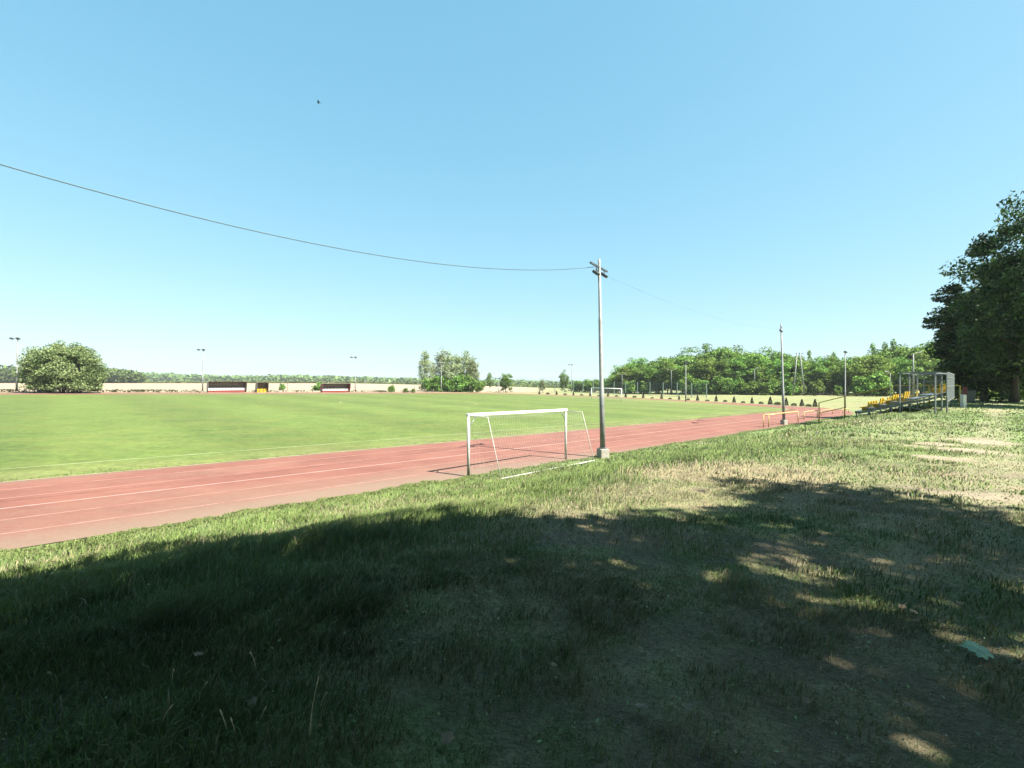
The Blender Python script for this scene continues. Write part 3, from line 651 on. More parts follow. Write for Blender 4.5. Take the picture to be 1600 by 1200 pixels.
# ------------------------------------------------------------------ the big trees on the right, and unseen ones that keep sun and sky light off the bank
def bigtree(name, label, x, y, h, rx, base, leafm, barkm, seed, ncl, nlf, leaf, group=None, droop=0, low=-.8, rc=None, lean=None, tr=.28):
    rz = (h - base) / 2; cz = base + rz
    v, f, cs = crown(seed, ncl, nlf, leaf, rx, rz * .93, cz, rc or rx * .26, low=low, droop=droop, hollow=.4)
    o = empty(name, (x, y, Tf(x, y)), 0, label, 'tree', group); me = mesh_np('crown', v, [f], leafm)
    obj('trunk', trunkmesh('trunk', h * .9, tr, cs, cz, barkm, seed, 16), o); obj('crown', me, o); return o
bigtree('maple_tree', 'dark maple with dense rounded crown directly behind the grandstand end', XP(1538, 46), 46, 11.0, 3.6, .1, M['leaf_dark'], M['bark'], 201, 170, 300, .17, low=-1)
bigtree('maple_tree', 'dark maple at the right edge overhanging the far end of the path', XP(1585, 42), 42, 13.2, 4.7, .5, M['leaf_dark'], M['bark'], 202, 190, 300, .17, low=-1)
bigtree('birch_tree', 'tall birch with drooping sprays at the right edge, highest crown in view', XP(1648, 33), 33, 15.2, 4.2, 1.2, M['leaf_dark'], M['bark'], 203, 190, 280, .14, droop=.9, low=-1)
SHADE = [  # x, y, height, crown radius, crown base; first two cast the bank's shade, the rest added to block sky light
    (3.0, -3.0, 13.0, 5.2, 5.0), (11.3, -.9, 12.4, 4.4, 4.6), (-8.5, -2.0, 13.0, 5.2, 3.2), (-4.2, -7.2, 13.0, 5.4, 3.4), (5.0, -7.8, 14.0, 5.6, 3.4), (13.5, -6.6, 13.5, 5.2, 3.0), (20.0, 3.4, 11.5, 4.0, 2.0), (19.0, -5.0, 12.5, 4.6, 2.0), (-14.5, .2, 11.0, 4.4, 2.2), (-1.5, -12.5, 14, 5.4, 2.0)]
for k, (x, y, h, rx, b) in enumerate(SHADE):
    bigtree('maple_tree', 'tall maple behind the camera whose shade covers the bank', x, y, h, rx, b, M['leaf_dark'], M['bark'], 300 + k, 150 if k != 1 else 74, 200 if k != 1 else 215, .24 if k != 1 else .145, group='maples behind the viewpoint shading the bank')
for k, (px, d, h) in enumerate(((1575, 60, 3.4), (1592, 62, 4.0), (1560, 64, 2.8), (1608, 58, 3.0))):
    tree('shrub', k, XP(px, d), d, h, 1.1, 'bush', 'sunlit bush beyond the path under the dark maples', 'bush', 'bushes beyond the end of the path', k, 4.2)

for k, (px, d, h) in enumerate(((1494, 54, 2.6), (1505, 58, 3.2), (1520, 52, 2.2), (1536, 60, 3.4), (1548, 66, 3.2), (1585, 54, 2.0), (1600, 50, 2.4))):
    tree('shrub', k + 1, XP(px, d), d, h, 1.2, 'bush', 'shaded bush in the undergrowth beneath the dark maples', 'bush', 'undergrowth beneath the dark maples', k, 4.2)
# ------------------------------------------------------------------ shrubs planted round the bend: upright conifers and low mounds in turn
def smallplant(seed, cone):
    rs = np.random.default_rng(seed)
    k = 900 if cone else 420; z = rs.random(k) ** (1.2 if cone else 1)
    a = rs.uniform(0, 6.283, k)
    if cone: r = .34 * (1 - z) ** .8 * (.6 + .5 * rs.random(k)) + .03; hz = .06 + z * 1.25
    else: r = .55 * np.sqrt(1 - (z * .95) ** 2) * (.5 + .6 * rs.random(k)); hz = .04 + z * .42
    v, f = leafquads(np.stack([r * np.cos(a), r * np.sin(a), hz], 1), .07, rs)
    m = MB(); m.tube([(0, 0, -.1), (0, 0, .5 if cone else .2)], [.03, .015], 5)
    return mesh_np('foliage', v, [f], M['leaf_thuja']), m.mesh('stem', M['bark'])
CONE = [smallplant(s_, True) for s_ in (1, 2, 3)]; MOUND = [smallplant(s_, False) for s_ in (4, 5)]
cones = [842.7, 869.6, 896, 922, 950, 977.7, 1005, 1033.7, 1061, 1090, 1119, 1147, 1175, 1203.5, 1228.5, 1253, 1273.5]
mounds = [856, 883, 908.5, 936, 963.5, 991.6, 1019, 1047, 1075.6, 1105, 1133, 1161, 1189, 1215, 1240.5, 1263.5]
def ringpoint(px, rr_=46.2):
    r = (px - 800) / FPX; a = r * D[0] + D[1]; b = r * N[0] + N[1]
    qa = a * a + b * b; qb = -2 * (S1 * a + NC * b); qc = S1 ** 2 + NC ** 2 - rr_ ** 2; disc = max(qb * qb - 4 * qa * qc, 0)
    y = (-qb + math.sqrt(disc)) / (2 * qa); return r * y, y
for lst, vs_, nm, lab, grp in ((cones, CONE, 'conifer_shrub', 'small upright dark conifer in the row planted outside the bend', 'upright conifers planted round the bend'), (mounds, MOUND, 'mound_shrub', 'low dark mound shrub in the row planted outside the bend', 'low shrubs planted round the bend')):
    for k, px in enumerate(lst):
        x, y = ringpoint(px); g = .75 + .3 * rnd.random() + .25 * sm(1050, 1270, px)
        o = empty(nm, (x, y, Tf(x, y)), rnd.uniform(0, 6), lab, 'shrub', grp); o.scale = (g, g, float(g) * rnd.uniform(.85, 1.15))
        a, b = vs_[k % len(vs_)]; obj('foliage', a, o); obj('stem', b, o)

# ------------------------------------------------------------------ floodlight poles
PH = 8.32
def floodpole(name, label, x, y, h=PH, arm_ang=R(60), arm=(-1.0, .95), lean=(0, 0), group=None, near=True, z=None, thick=1.):
    o = empty(name, (x, y, Tf(x, y) if z is None else z), 0, label, 'floodlight pole', group)
    m = MB(); k = 12 if near else 6; top = Vector((lean[0] * h, lean[1] * h, h + .12))
    m.tube([Vector((0, 0, 0)).lerp(top, t) + Vector((0, 0, .0)) for t in (0.02, .35, .352, .7, .702, 1)], [.115 * thick, .10 * thick, .088 * thick, .078 * thick, .066 * thick, .055 * thick], k); m.build('pole', M['pole'], o, True)
    if near:
        m = MB(); m.box((0, 0, .17), (.40, .40, .44), R(20)); m.build('footing', M['concrete'], o, bevel=.03)
        m = MB(); m.tube([(0, 0, .39), (0, 0, .44)], .17, 12); m.build('flange', M['galv'], o)
    d = Vector((math.cos(arm_ang), math.sin(arm_ang), 0)); p = Vector((lean[0] * h, lean[1] * h, h - .22))
    m = MB(); m.bar(p + d * arm[0], p + d * arm[1], .07, .07); m.bar(p + d * -.35 + Vector((0, 0, 0)), p + Vector((0, 0, -.55)), .035, .035); m.build('crossarm', M['dark'], o)
    side = Vector((-d.y, d.x, 0)) * (-1 if d.x > 0 else 1)
    for t, dz in ((arm[0] * .35, -.30), (arm[1] * .62, -.22)) if near else ((arm[0] * .9, .03), (arm[0] * .5, .03), (arm[1] * .7, .03)):
        f = MB(); c = p + d * t + Vector((0, 0, dz)); tilt = Matrix.Rotation(arm_ang, 3, 'Z') @ Matrix.Rotation(R(38), 3, 'X')
        f.box(c, (.30, .26, .11) if near else (.42, .36, .12), M=tilt); b = f.build('floodlight', M['dark'], o, bevel=.015 if near else 0)
        g = MB(); g.box(c + tilt @ Vector((0, 0, -.063)), (.25, .21, .012), M=tilt); g.build('lens', M['lens'], b)
        if near:
            g = MB(); g.bar(c, p + d * t, .03, .03); g.build('bracket', M['dark'], b)
    return o
mx, my = P(942, 716); mz = Tf(mx, my)
floodpole('floodlight_pole', 'tall grey floodlight pole beside the near goal, its concrete footing on the track edge', mx, my, PH, R(58), (-.95, .95), (-.019, 0))
p2x, p2y = P(1225, 664)
floodpole('floodlight_pole', 'second grey floodlight pole beside the yellow rail, right of the near goal', p2x, p2y, PH, R(62), (-.8, .5), (-.030, 0))
p3x, p3y = P(1320.5, 642)
floodpole('floodlight_pole', 'slim floodlight pole in front of the wood with its foot at the sloping yellow handrail', p3x, p3y, PH, R(62), (-.8, .5), (0, 0), near=False)
wx0, wy0 = W(SN(mx, my)[0] - 26.2, 11.8)
floodpole('floodlight_pole', 'grey floodlight pole outside the left edge holding the other end of the cable', wx0, wy0, PH + .5, R(58), (-.95, .95), (0, 0), z=mz)
for px, d, ytop, ang_, lab in ((26, 72.6, 527, 180, 'floodlight pole left of the large rounded bush'), (316.5, 92.1, 545, 180, 'floodlight pole at the left end of the longer dugout'), (555, 112.2, 557, 180, 'floodlight pole at the right end of the shorter dugout'),
                               (689.5, 123.5, 567, 180, 'thin floodlight pole standing in front of the birch clump'), (779.5, 135, 590, 180, 'short thin pole left of the round two stemmed tree'), (893, 166, 569, 180, 'distant floodlight pole left of the main pole, above the ball net'), (1071.5, 98, 564, 120, 'floodlight pole on the pitch end right of the far goal')):
    x = XP(px, d); z = Tf(x, d); h = ZP(ytop, d) - z
    floodpole('floodlight_pole', lab, x, d, h, R(ang_), (-.15, 1.25) if ang_ == 180 else (-.6, .6), (.012 if px < 400 else 0, 0), near=False, thick=1.15)
def sag(name, label, a, b, drop, r):
    m = MB(); pts = [Vector(a).lerp(Vector(b), t / 60) - Vector((0, 0, drop * 4 * (t / 60) * (1 - t / 60))) for t in range(61)]
    m.tube(pts, r, 6); tag(m.build(name, M['wire'], None, True), label, 'cable')
ptop = Vector((mx - .019 * PH, my, mz + PH - .25))
sag('overhead_cable', 'black overhead cable sagging from the main floodlight pole to the left edge', (wx0, wy0, mz + PH + .27), ptop + Vector((-.28, -.4, -.05)), 1.66, .011)
sag('overhead_cable', 'faint thin cable running from the main floodlight pole to the second pole', ptop + Vector((.2, .3, -.2)), (p2x - .030 * PH, p2y, Tf(p2x, p2y) + PH - .3), .55, .003)

# street lamps and other poles behind the bend
def streetlamp(label, px, d, ytop, ybot, armx, twin=False, r=.09):
    x = XP(px, d); z = Tf(x, d); h = ZP(ytop, d) - z; o = empty('street_lamp', (x, d, z), 0, label, 'street lamp')
    m = MB(); m.tube([(0, 0, 0), (0, 0, h * .6), (0, 0, h)], [r * 1.3, r, r * .7], 8); m.build('pole', M['pole'], o, True)
    for sg in ((1, -1) if twin else (1,)):
        m = MB(); m.tube([(0, 0, h - .05), (sg * armx * .5, 0, h + .18), (sg * armx, 0, h + .3)], [.05, .045, .04], 6); a = m.build('arm', M['pole'], o)
        m = MB(); m.box((sg * armx * 1.25, 0, h + .34), (.75, .3, .16), M=Matrix.Rotation(R(-12 * sg), 3, 'Y')); m.build('lamp_head', M['galv'], o, bevel=.04)
streetlamp('twin armed street lamp in front of the wood behind the ball net', 1049, 150, 579, 607, .9, True)
streetlamp('street lamp with one arm rising behind the far goal net posts', 972, 155, 586, 609, .8, True)
streetlamp('pale street lamp post half hidden by bushes at the middle of the wood', 1179, 136, 577, 612, .6)
streetlamp('concrete street lamp with a curved arm behind the grandstand cage', 1427, 95, 553, 616, 1.1, False, .14)
streetlamp('thin dark street lamp left of the grandstand cage against the wood', 1391, 100, 583, 618, -.6, False, .07)
# leaning twin concrete power pole
d = 128.; x0 = XP(1250, d); z0 = Tf(x0, d); o = empty('power_pole', (x0, d, z0), 0, 'leaning twin leg concrete power pole with wide crossarm in front of the wood', 'power pole')
top = ZP(552, d) - z0
for xb in (XP(1239, d) - x0, XP(1257, d) - x0):
    m = MB(); m.tube([(xb, 0, 0), (xb * .25 - .3, 0, top)], [.2, .13], 8); m.build('leg', M['pole'], o, True)
m = MB(); m.bar((-1.1, 0, top - .2), (.7, 0, top - .2), .12, .12); m.bar((-1.5, 0, top - .9), (.9, 0, top - .9), .1, .1); m.build('crossarm', M['dark'], o)
for xx in (-1.0, -.2, .6):
    m = MB(); m.tube([(xx, 0, top - .14), (xx, 0, top + .25)], [.06, .04], 8); m.build('insulator', M['dark'], o)
m = MB(); x_, y_ = XP(571.5, 230), 230.; zz = Tf(x_, y_); m.tube([(x_, y_, zz), (x_, y_, ZP(591.5, y_))], [.16, .12], 6); m.bar((x_ - .5, y_, ZP(592.5, y_)), (x_ + .5, y_, ZP(592.5, y_)), .1, .1)
tag(m.build('utility_pole', M['pole']), 'pale utility pole far out in the sandy field, right of the shorter dugout', 'utility pole')
for px, lab in ((449, 'thin brown post on the far verge between the two dugouts'), (647, 'thin brown post on the far verge left of the birch clump')):
    m = MB(); d = 116.; x_ = XP(px, d); m.tube([(x_, d, Tf(x_, d)), (x_, d, Tf(x_, d) + 1.7)], .05, 6); m.box((x_, d, Tf(x_, d) + 1.72), (.14, .14, .04)); tag(m.build('fence_post', M['rust']), lab, 'post')

# ------------------------------------------------------------------ ball net fence behind the far goal
fx0, fy0, fx1, fy1 = XP(867, 178), 178., XP(1104, 122), 122.
pxs = [867, 881.5, 896, 911, 927, 943, 959.5, 977.5, 996, 1015.5, 1036, 1058, 1080.5, 1104]
def fencept(px):
    r = (px - 800) / FPX; dx, dy = fx1 - fx0, fy1 - fy0; t = (r * fy0 - fx0) / (dx - r * dy); return Vector((fx0 + dx * t, fy0 + dy * t, 0))
o = empty('ball_net_fence', (fx1, fy1, Tf(fx1, fy1)), 0, 'tall see-through green ball net on pale posts behind the far goal', 'fence')
base = Vector((fx1, fy1, Tf(fx1, fy1)))
pl = [fencept(p) for p in pxs]; tops = []
for k, p in enumerate(pl):
    zg = Tf(p.x, p.y); h = 3.9 if k > 1 else 2.6; m = MB(); p0 = Vector((p.x, p.y, zg)) - base
    m.tube([p0, p0 + Vector((0, 0, h))], .10, 6); m.build('post', M['greenpole'], o); tops.append((p0, h))
m = MB()
for (a, ha), (b, hb) in zip(tops[2:-1], tops[3:]):
    nn_ = int((b - a).length / .55)
    for k in range(nn_):
        c = a.lerp(b, (k + .5) / nn_); m.bar(c, c + Vector((0, 0, ha - .05)), .045, .02)
    for k in range(1, 8): m.bar(a + Vector((0, 0, ha * k / 7.6)), b + Vector((0, 0, hb * k / 7.6)), .02, .045)
m.build('net', M['greennet'], o)

# ------------------------------------------------------------------ goals
def net_patch(m, p00, p10, p11, p01, nu, nv_, r, sagv=0., sagd=Vector((0, 0, -1))):
    """grid of cords over a bilinear patch"""
    def q_(u, v):
        p = p00.lerp(p10, u).lerp(p01.lerp(p11, u), v); return p + sagd * sagv * math.sin(math.pi * u) * math.sin(math.pi * v)
    for i_ in range(nu + 1): m.tube([q_(i_ / nu, v / 6) for v in range(7)], r, 3, False)
    for j_ in range(nv_ + 1): m.tube([q_(u / 10, j_ / nv_) for u in range(11)], r, 3, False)
# near training goal: posts at the photographed feet
gax, gay = P(732, 746); gbx, gby = P(884, 718.5); ga = Vector((gax, gay, Tf(gax, gay))); gb = Vector((gbx, gby, Tf(gbx, gby)))
GH = 2.04; gd = (gb - ga); gl = gd.length; gd.normalize(); back = Vector((gd.y, -gd.x, 0)).normalized()      # towards the camera side
if back.y > 0: back = -back
goal = empty('football_goal', ga, 0, 'white portable football goal with a loose net at the near edge of the track', 'football goal')
LB = gd * gl; up = Vector((0, 0, GH)); Z0 = Vector((0, 0, 0))
for b_ in (Z0, LB):
    m = MB(); m.tube([b_ - Vector((0, 0, .05)), b_ + up], .05, 12); m.build('goalpost', M['offwhite'], goal, True)
m = MB(); m.bar(Z0 + up - gd * .06, LB + up + gd * .06, .11, .10); m.build('crossbar', M['white'], goal, bevel=.02)
def onG(v_): w_ = ga + v_; return Vector((v_.x, v_.y, Tf(w_.x, w_.y) - ga.z + .02))
bk = 1.15; backL = onG(Z0 + back * bk + gd * .35); backR = onG(LB + back * bk + gd * .35); tl = Z0 + up + back * .62 + gd * .28 - Vector((0, 0, .06)); trr = LB + up + back * .62 + gd * .28 - Vector((0, 0, .06))
for a_, b_, t_ in ((Z0, backL, tl), (LB, backR, trr)):
    m = MB(); m.tube([a_ + up - Vector((0, 0, .03)), t_, t_.lerp(b_, .5), b_], [.014, .014, .013, .013], 8); m.build('net_support', M['offwhite'], goal, True)
    m = MB(); sg = 1 if a_ is Z0 else -1; m.tube([a_ + Vector((0, 0, GH - .42)), a_ + up + gd * .36 * sg - Vector((0, 0, .05))], .016, 6); m.build('corner_brace', M['galv'], goal, True)
m = MB(); m.tube([backL + Vector((0, 0, .03)), backL.lerp(backR, .5) + Vector((0, 0, .04)), backR + Vector((0, 0, .03))], .026, 8); m.build('ground_bar', M['offwhite'], goal, True)
m = MB()
net_patch(m, Z0 + up, LB + up, trr, tl, 42, 6, .0012, .10)
net_patch(m, tl, trr, backR, backL, 42, 16, .0012, .22, back * -.8 + Vector((0, 0, -.2)))
net_patch(m, Z0 + up, tl, backL, Z0, 8, 16, .0012, .05, gd); net_patch(m, LB + up, trr, backR, LB, 8, 16, .0012, .05, gd * -1)
m.build('net', M['net'], goal)
# far full size goal
c0 = Vector((*W(SE, NC - 3.66), 0)); c1 = Vector((*W(SE, NC + 3.66), 0)); c0.z = Tf(c0.x, c0.y); c1.z = Tf(c1.x, c1.y)
goal = empty('football_goal', c0, 0, 'white full size football goal at the far end, seen behind the main pole', 'football goal'); LB = c1 - c0; up = Vector((0, 0, 2.44)); bkd = Vector((D[0], D[1], 0)) * 1.8
for b_ in (Z0, LB):
    m = MB(); m.tube([b_, b_ + up], .085, 10); m.build('goalpost', M['white'], goal, True)
m = MB(); m.tube([up - LB.normalized() * .06, LB + up + LB.normalized() * .06], .085, 10); m.build('crossbar', M['white'], goal, True)
m = MB(); net_patch(m, Z0 + up, LB + up, LB + bkd, Z0 + bkd, 30, 14, .006, .1); net_patch(m, Z0 + up, Z0 + bkd * .4 + up * .8, bkd, Z0, 6, 10, .006); m.build('net', M['net'], goal)
# dark mats lying on the track
for px, py, w_, h_, lab in ((1087, 661.5, .9, .35, 'small dark mat lying on the track between the two near poles'),):
    x, y = P(px, py); m = MB(); m.box((x, y, Tf(x, y) + .075), (w_, h_, .035), A); tag(m.build('rubber_mat', M['rust'], bevel=.01), lab, 'mat')

# ------------------------------------------------------------------ dugouts on the far touchline
def dugout(label, pxa, pxb, h, seats, seatmat, endmat, panels, red=True):
    n0 = 103.2
    def pt(px):
        r = (px - 800) / FPX; s_ = n0 * (D[1] + D[0] * r) / (D[0] - D[1] * r); x, y = W(s_, n0); return Vector((x, y, Tf(x, y)))
    a, b = pt(pxa), pt(pxb); z = max(a.z, b.z); a.z = b.z = z; L = (b - a).length; d_ = (b - a).normalized(); bk_ = Vector((-d_.y, d_.x, 0)); o = empty('dugout', a, 0, label, 'dugout')
    arc = [(1.45, .0), (1.5, .55 * h), (1.25, .86 * h), (.7, .99 * h), (.05, h)]
    q_ = lambda t, k: d_ * t + bk_ * k[0] + Vector((0, 0, k[1]))
    for i_ in range(panels):
        m = MB(); t0, t1 = L * i_ / panels + .03, L * (i_ + 1) / panels - .03
        for u, v_ in zip(arc[:-1], arc[1:]):
            m.add([q_(t0, u), q_(t1, u), q_(t1, v_), q_(t0, v_)], [(0, 1, 2, 3)])
        p_ = m.build('shell_panel', M['poly'], o); sm_ = p_.modifiers.new('t', 'SOLIDIFY'); sm_.thickness = .02
    m = MB()
    for i_ in range(panels + 1): m.tube([q_(L * i_ / panels, k) for k in arc], .035, 6)
    m.build('rib_frame', M['dark'], o)
    for t in (0., L):
        m = MB(); vs_ = [q_(t, k) for k in arc] + [q_(t, (.05, .55 * h)), q_(t, (.4, 0))]; m.add(vs_, [tuple(range(len(vs_)))]); p_ = m.build('side_panel', endmat, o); sm_ = p_.modifiers.new('t', 'SOLIDIFY'); sm_.thickness = .03
    m = MB(); m.box(d_ * L / 2 + bk_ * .85 + Vector((0, 0, .16)), (L, .25, .32), math.atan2(d_.y, d_.x)); m.build('bench_base', M['red'] if red else M['yellow'], o)
    for i_ in range(seats):
        m = MB(); c = d_ * (L * (i_ + .5) / seats) + bk_ * .85; w_ = L / seats * .86; az = math.atan2(d_.y, d_.x)
        m.box(c + Vector((0, 0, .42)), (w_, .42, .06), az); m.box(c + bk_ * .22 + Vector((0, 0, .66)), (w_, .06, .44), az); m.build('seat', seatmat, o, bevel=.02)
dugout('longer smoked plastic dugout with white seats and red base beyond the pitch', 326, 386, 2.05, 13, M['whiteseat'], M['poly'], 6)
dugout('small officials shelter with three yellow seats between the two dugouts', 402.5, 420, 1.95, 3, M['seat'], M['poly'], 2, False)
dugout('shorter smoked plastic dugout with red ends and white seats, left of the birches', 505, 548, 1.95, 9, M['whiteseat'], M['red'], 8)

# ------------------------------------------------------------------ grandstand on the bank
def L3(s_, n_, z_): x, y = W(s_, n_); return Vector((x, y, z_))
S0, SEnd = 33.3, 45.2
stand = empty('grandstand', L3(S0, 2.1, 0) + Vector((0, 0, Tf(*W(S0, 2.1)))), 0, 'small galvanised steel grandstand with yellow seats and a tall railed cage on the bank', 'grandstand')
sb = stand.location.copy()
def G3(s_, n_, z_): return L3(s_, n_, z_) - sb
def gz(s_, n_): return Tf(*W(s_, n_))
TOPZ = 3.64
bays = [S0, S0 + 3.97, S0 + 7.93, SEnd]
for s_ in bays:
    for n_ in (2.35, 3.8):
        m = MB(); m.bar(G3(s_, n_, gz(s_, n_) - .05), G3(s_, n_, TOPZ), .058, .058); m.build('post', M['galv'], stand)
m = MB(); m.bar(G3(34.3, 1.95, gz(34.3, 1.95)), G3(34.3, 1.95, TOPZ), .06, .06); m.build('post', M['galv'], stand)
m = MB()
for n_ in (2.35, 3.8): m.bar(G3(S0, n_, TOPZ + .03), G3(SEnd, n_, TOPZ + .03), .07, .06)
m.bar(G3(34.3, 1.95, TOPZ + .03), G3(SEnd, 2.2, TOPZ + .03), .06, .06); m.bar(G3(S0, 2.35, TOPZ - .03), G3(34.3, 1.95, TOPZ - .03), .05, .05)
for s_ in bays: m.bar(G3(s_, 2.18, TOPZ + .03), G3(s_, 3.77, TOPZ + .03), .06, .06)
m.bar(G3(SEnd, 2.18, TOPZ - .45), G3(SEnd, 3.77, TOPZ - .45), .04, .04)
m.build('top_rail', M['galv'], stand)
m = MB(); k = 0
s_ = 34.4
nb = lambda s_: 1.95 + (s_ - 34.3) * .023
while s_ < SEnd: m.bar(G3(s_, nb(s_), 2.1), G3(s_, nb(s_), TOPZ), .045, .03); s_ += .13
for z_ in (2.12, 2.9, 3.4): m.bar(G3(34.3, nb(34.3) - .03, z_), G3(SEnd, nb(SEnd) - .03, z_), .03, .05)
m.build('barred_back_panel', M['galv'], stand)
rowsN = [(5.45, 1.50), (4.9, 1.70), (4.35, 1.90), (3.85, 2.08), (3.2, 2.28), (2.65, 2.50)]
def seatmesh(tall):
    m = MB(); m.box((0, 0, .20), (.42, .40, .05)); m.box((0, .20, .36), (.42, .05, .34 if tall else .26), M=Matrix.Rotation(R(-10), 3, 'X')); m.box((0, .02, .09), (.06, .30, .2))
    return m.mesh('seat', M['seat'])
sm1 = seatmesh(True)
angS = math.atan2(D[1], D[0])          # along the stand
for k, (n_, z_) in enumerate(rowsN):
    m = MB(); m.bar(G3(S0, n_ + .1, z_ - .04), G3(SEnd, n_ + .1, z_ - .04), .50, .05)
    m.bar(G3(S0, n_ + .36, z_ - .09), G3(SEnd, n_ + .36, z_ - .09), .04, .13); m.build('deck', M['galv'], stand)
    cnt = 14
    for i_ in range(cnt):
        if i_ not in ((0, 1, 2, 3, 5, 6), (0, 1, 3, 4, 5), (0, 1, 2, 4, 8), (0, 1, 2, 7), (9, 10), (5, 6, 7, 8, 9, 10, 12))[k]: continue
        o_ = obj('seat', sm1, stand, G3(S0 + .5 + i_ * .80, n_, z_)); o_.rotation_euler = (0, 0, angS + math.pi)
m = MB()
for s_ in bays:
    for (n_, z_) in rowsN[:4]:
        m.bar(G3(s_ + .02, n_ + .3, gz(s_, n_ + .3) - .05), G3(s_ + .02, n_ + .3, z_ - .08), .05, .05)
    m.bar(G3(s_ + .06, 5.7, 1.34), G3(s_ + .06, 2.3, 2.32), .05, .09)
    m.bar(G3(s_ + .1, 5.7, 1.26), G3(s_ + .1, 4.1, gz(s_, 4.1) + .05), .04, .04); m.bar(G3(s_ + .1, 4.1, 1.9), G3(s_ + .1, 2.3, gz(s_, 2.3) + .05), .04, .04)
m.build('support_frame', M['galv'], stand)
m = MB(); m.bar(G3(S0 + 1.2, 3.1, 1.45), G3(S0 + 1.2, 4.6, 1.25), .5, .22); m.bar(G3(S0 + 2.2, 3.0, 1.7), G3(S0 + 2.2, 4.4, 1.5), .4, .15); tag(m.build('stored_planks', M['rust']), 'reddish brown planks stored in the shade under the grandstand', 'planks')
m = MB(); m.box(L3(SEnd + .2, 1.75, 1.78), (.18, .9, 1.0), angS - math.pi / 2 + .2); tag(m.build('concrete_block', M['white'], bevel=.02), 'white upright block at the far back corner of the grandstand', 'block')
# yellow handrail behind and beyond the stand, sloping down to the track
rail = empty('handrail', L3(46.4, 2.1, 0) + Vector((0, 0, Tf(*W(46.4, 2.1)))), 0, 'long yellow handrail running behind the grandstand and sloping down to the track', 'handrail'); rb = rail.location.copy()
pr = [(46.4, 1.95, 2.90), (46.4, 5.3, 2.90), (46.4, 8.8, 1.98), (46.4, 10.6, 1.42)]
m = MB(); m.tube([L3(*p_) - rb for p_ in pr], .035, 8); m.build('top_rail', M['yellow'], rail, True)
m = MB(); m.tube([L3(p_[0], p_[1], p_[2] - .9) - rb for p_ in pr[2:]], .03, 8); m.build('lower_rail', M['yellow'], rail, True)
for n_, z_ in ((1.95, 2.9), (3.6, 2.9), (5.3, 2.9), (8.8, 1.98), (10.6, 1.42)):
    m = MB(); m.tube([L3(46.4, n_, gz(46.4, n_)) - rb, L3(46.4, n_, z_) - rb], .045, 8); m.build('post', M['yellow'], rail, True)
m = MB(); m.box(L3(47.6, 1.75, gz(47.6, 1.7) + .85), (.06, .26, 1.15), angS); tag(m.build('notice_board', M['red'], bevel=.01), 'dark red upright board beside the yellow post at the grandstand back', 'board')
x, y = XP(1511, 41), 41.; z = Tf(x, y); o = empty('waste_container', (x, y, z), 0, 'grey green waste container beside the path under the dark maple', 'waste container')
m = MB(); m.add([(-.36, -.3, .08), (.36, -.3, .08), (.36, .3, .08), (-.36, .3, .08), (-.42, -.36, .98), (.42, -.36, .98), (.42, .36, .98), (-.42, .36, .98)], [(3, 2, 1, 0), (0, 1, 5, 4), (1, 2, 6, 5), (2, 3, 7, 6), (3, 0, 4, 7), (4, 5, 6, 7)]); m.build('body', M['bin'], o, bevel=.03)
m = MB(); m.box((0, .02, 1.03), (.9, .8, .07)); m.build('lid', M['bin'], o, bevel=.03)
for sx in (-.3, .3):
    m = MB(); m.tube([(sx - .03, -.3, .08), (sx + .03, -.3, .08)], .08, 10); m.build('wheel', M['dark'], o)
# yellow barrier rail at the edge of the track
def barrier(label, pix, h, pier=True):
    pts_ = []
    for px, py in pix:
        x, y = P(px, py); pts_.append(Vector((x, y, Tf(x, y))))
    o = empty('barrier_rail', pts_[0], 0, label, 'barrier'); b0 = pts_[0]
    m = MB(); m.tube([p_ - b0 + Vector((0, 0, h)) for p_ in pts_], .045, 8); m.build('top_rail', M['railing'], o, True)
    for p_ in pts_:
        m = MB(); m.tube([p_ - b0, p_ - b0 + Vector((0, 0, h))], .035, 8); m.build('post', M['railing'], o, True)
barrier('yellow barrier rail at the foot of the second floodlight pole', ((1193, 669), (1201, 668), (1247, 661)), 1.0)
barrier('short pale barrier rail right of the second floodlight pole', ((1256, 656), (1277, 652)), .75)
barrier('short yellow barrier rail nearest the third floodlight pole', ((1283, 650), (1301, 647)), .6)
barrier('small yellow barrier around the foot of the third floodlight pole', ((1316, 646), (1326, 645.5)), .55)

# ------------------------------------------------------------------ small things
m = MB(); bd = 30.; bx_, bz_ = XP(498, bd), ZP(160, bd); o = empty('bird', (bx_, bd, bz_), R(20), 'small dark bird gliding alone high in the sky', 'bird')
m.tube([(-.11, 0, .005), (-.07, 0, .01), (0, 0, 0), (.07, 0, -.005), (.12, 0, -.01), (.17, 0, -.015)], [.006, .022, .028, .022, .012, .004], 8); m.build('body', M['bird'], o, True)
for sg in (1, -1):
    m = MB(); vs_ = [(-.05, 0, .01), (-.075, sg * .12, .035), (-.02, sg * .26, .02), (.015, sg * .12, .03), (.03, 0, .0)]; m.add(vs_, [(0, 1, 3, 4), (1, 2, 3)]); p_ = m.build('wing', M['bird'], o); s__ = p_.modifiers.new('t', 'SOLIDIFY'); s__.thickness = .006
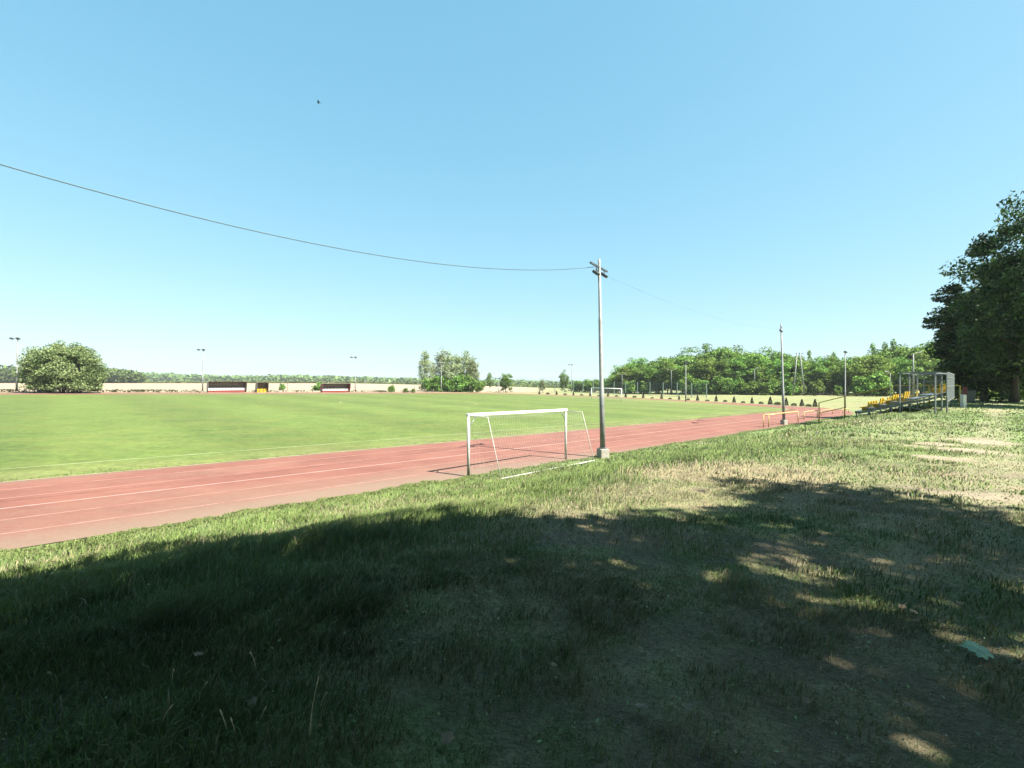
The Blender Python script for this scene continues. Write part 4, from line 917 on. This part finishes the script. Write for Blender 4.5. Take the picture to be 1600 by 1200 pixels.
# large green maple leaf on the trodden ground
def mapleleaf(name, px, py, size, mat, rz, label, group=None, lift=.035):
    x, y = P(px, py); pts_ = []
    prof = [(0, -.62, .05), (.30, -.70, .04), (.62, -.55, .03), (.52, -.30, .09), (.98, -.08, .0), (.80, .12, .04), (.88, .42, .0), (.50, .38, .08), (.42, .72, .04), (.22, .66, .07), (0, 1.15, -.02)]
    prof = prof + [(-a, b, c) for a, b, c in prof[-2:0:-1]]
    m = MB(); vs_ = [(0, 0, .10)] + prof; m.add([(a * size, b * size, c * size + .0) for a, b, c in vs_], [(0, i_ + 1, (i_ + 1) % len(prof) + 1) for i_ in range(len(prof))])
    m.tube([(0, -.95 * size, .05 * size), (.1 * size, -1.7 * size, .1 * size)], size * .025, 4)
    o_ = m.build(name, mat); o_.location = (x, y, Tf(x, y) + lift); o_.rotation_euler = (R(8), R(-10), rz); tag(o_, label, 'leaf', group); s_ = o_.modifiers.new('t', 'SOLIDIFY'); s_.thickness = .0015; return o_
mapleleaf('maple_leaf', 1528, 1030, .085, M['mapleleaf'], R(70), 'large pale green maple leaf lying on bare ground at the lower right', lift=.05)
for k, (px, py, sz) in enumerate(((1410, 960, .03), (1428, 966, .03), (1430, 982, .025), (1480, 1030, .02), (1260, 1110, .025), (1420, 1120, .03), (1000, 1122, .03), (1075, 1125, .03), (700, 1175, .035), (865, 1055, .025), (1340, 1025, .02), (1500, 955, .03), (395, 1115, .03), (310, 1035, .03))):
    mapleleaf('dry_leaf', px, py, sz, M['dryleaf'], k * 1.7, 'small dry curled leaf lying in the shaded grass', 'dry leaves scattered in the shaded grass', .045)
def stalk(px, py, h, bend, label, group=None, ear=True):
    x, y = P(px, py); m = MB(); z = Tf(x, y); pts_ = [(x + bend * (t ** 2), y, z + h * t) for t in np.linspace(0, 1, 7)]
    m.tube(pts_, [.0028, .0026, .0022, .002, .0018, .0015, .001], 5)
    if ear: e = Vector(pts_[-1]); e0 = Vector(pts_[-2]); m.tube([e0, e0.lerp(e, .5), e, e + (e - e0) * .3], [.0015, .0036, .003, .0008], 6)
    tag(m.build('grass_stalk', M['straw'], None, True), label, 'grass stalk', group)
stalk(484, 1165, .27, .035, 'tallest pale dry grass stalk standing in the shaded foreground')
for px, py, h, b in ((355, 1160, .12, -.03), (368, 1165, .10, -.02), (405, 1140, .09, .03), (310, 1105, .10, .04), (268, 1080, .09, .01), (400, 1050, .10, -.03), (250, 1150, .12, .05), (500, 1115, .09, .03)):
    stalk(px, py, h, b, 'short pale dry grass stalk in the shaded foreground', 'short dry grass stalks in the foreground')

# ------------------------------------------------------------------ thin summer haze round the whole scene
m = MB(); m.box((0, 0, 12), (3200, 3200, 30)); hm = bpy.data.materials.new('haze'); hm.use_nodes = True; ht = hm.node_tree; ht.nodes.clear()
ho = ht.nodes.new('ShaderNodeOutputMaterial'); pv = ht.nodes.new('ShaderNodeVolumePrincipled'); pv.inputs['Density'].default_value = .00015; pv.inputs['Color'].default_value = (.93, .97, 1, 1)
ht.links.new(pv.outputs[0], ho.inputs['Volume']); tag(m.build('haze', hm), kind='stuff')

# crumbs of dead leaf, clover leaves and bits of straw on the bank near the viewer
k = 5200; r_ = np.sqrt(rng.uniform(1.4 ** 2, 8.5 ** 2, k)); a_ = rng.uniform(-R(50), R(50), k); x = r_ * np.sin(a_); y = r_ * np.cos(a_); s_, n_2, u_, d_, so_, sa_ = zone(x, y)
ok = (u_ < 11) & (rng.random(k) < .25 + .75 * np.maximum(d_, so_)); x, y = x[ok], y[ok]; k = len(x)
v, f = leafquads(np.stack([x, y, T(x, y) + rng.uniform(.008, .045, k)], 1), .011, rng, up=.9)
c = np.where((rng.random(k) < .55)[:, None], np.array((.40, .32, .20)), np.array((.30, .42, .18))) * rng.uniform(.5, 1.3, k)[:, None]
M['litter'] = attrmat('leaf_litter', rough=.7, noises=()); lm = mesh_np('leaf_litter', v, [f], M['litter']); vcol(lm, np.repeat(c * .7, 4, 0))
tag(obj('leaf_litter', lm), 'crumbs of dead leaf and clover strewn over the shaded bank', 'leaf litter', kind='stuff')
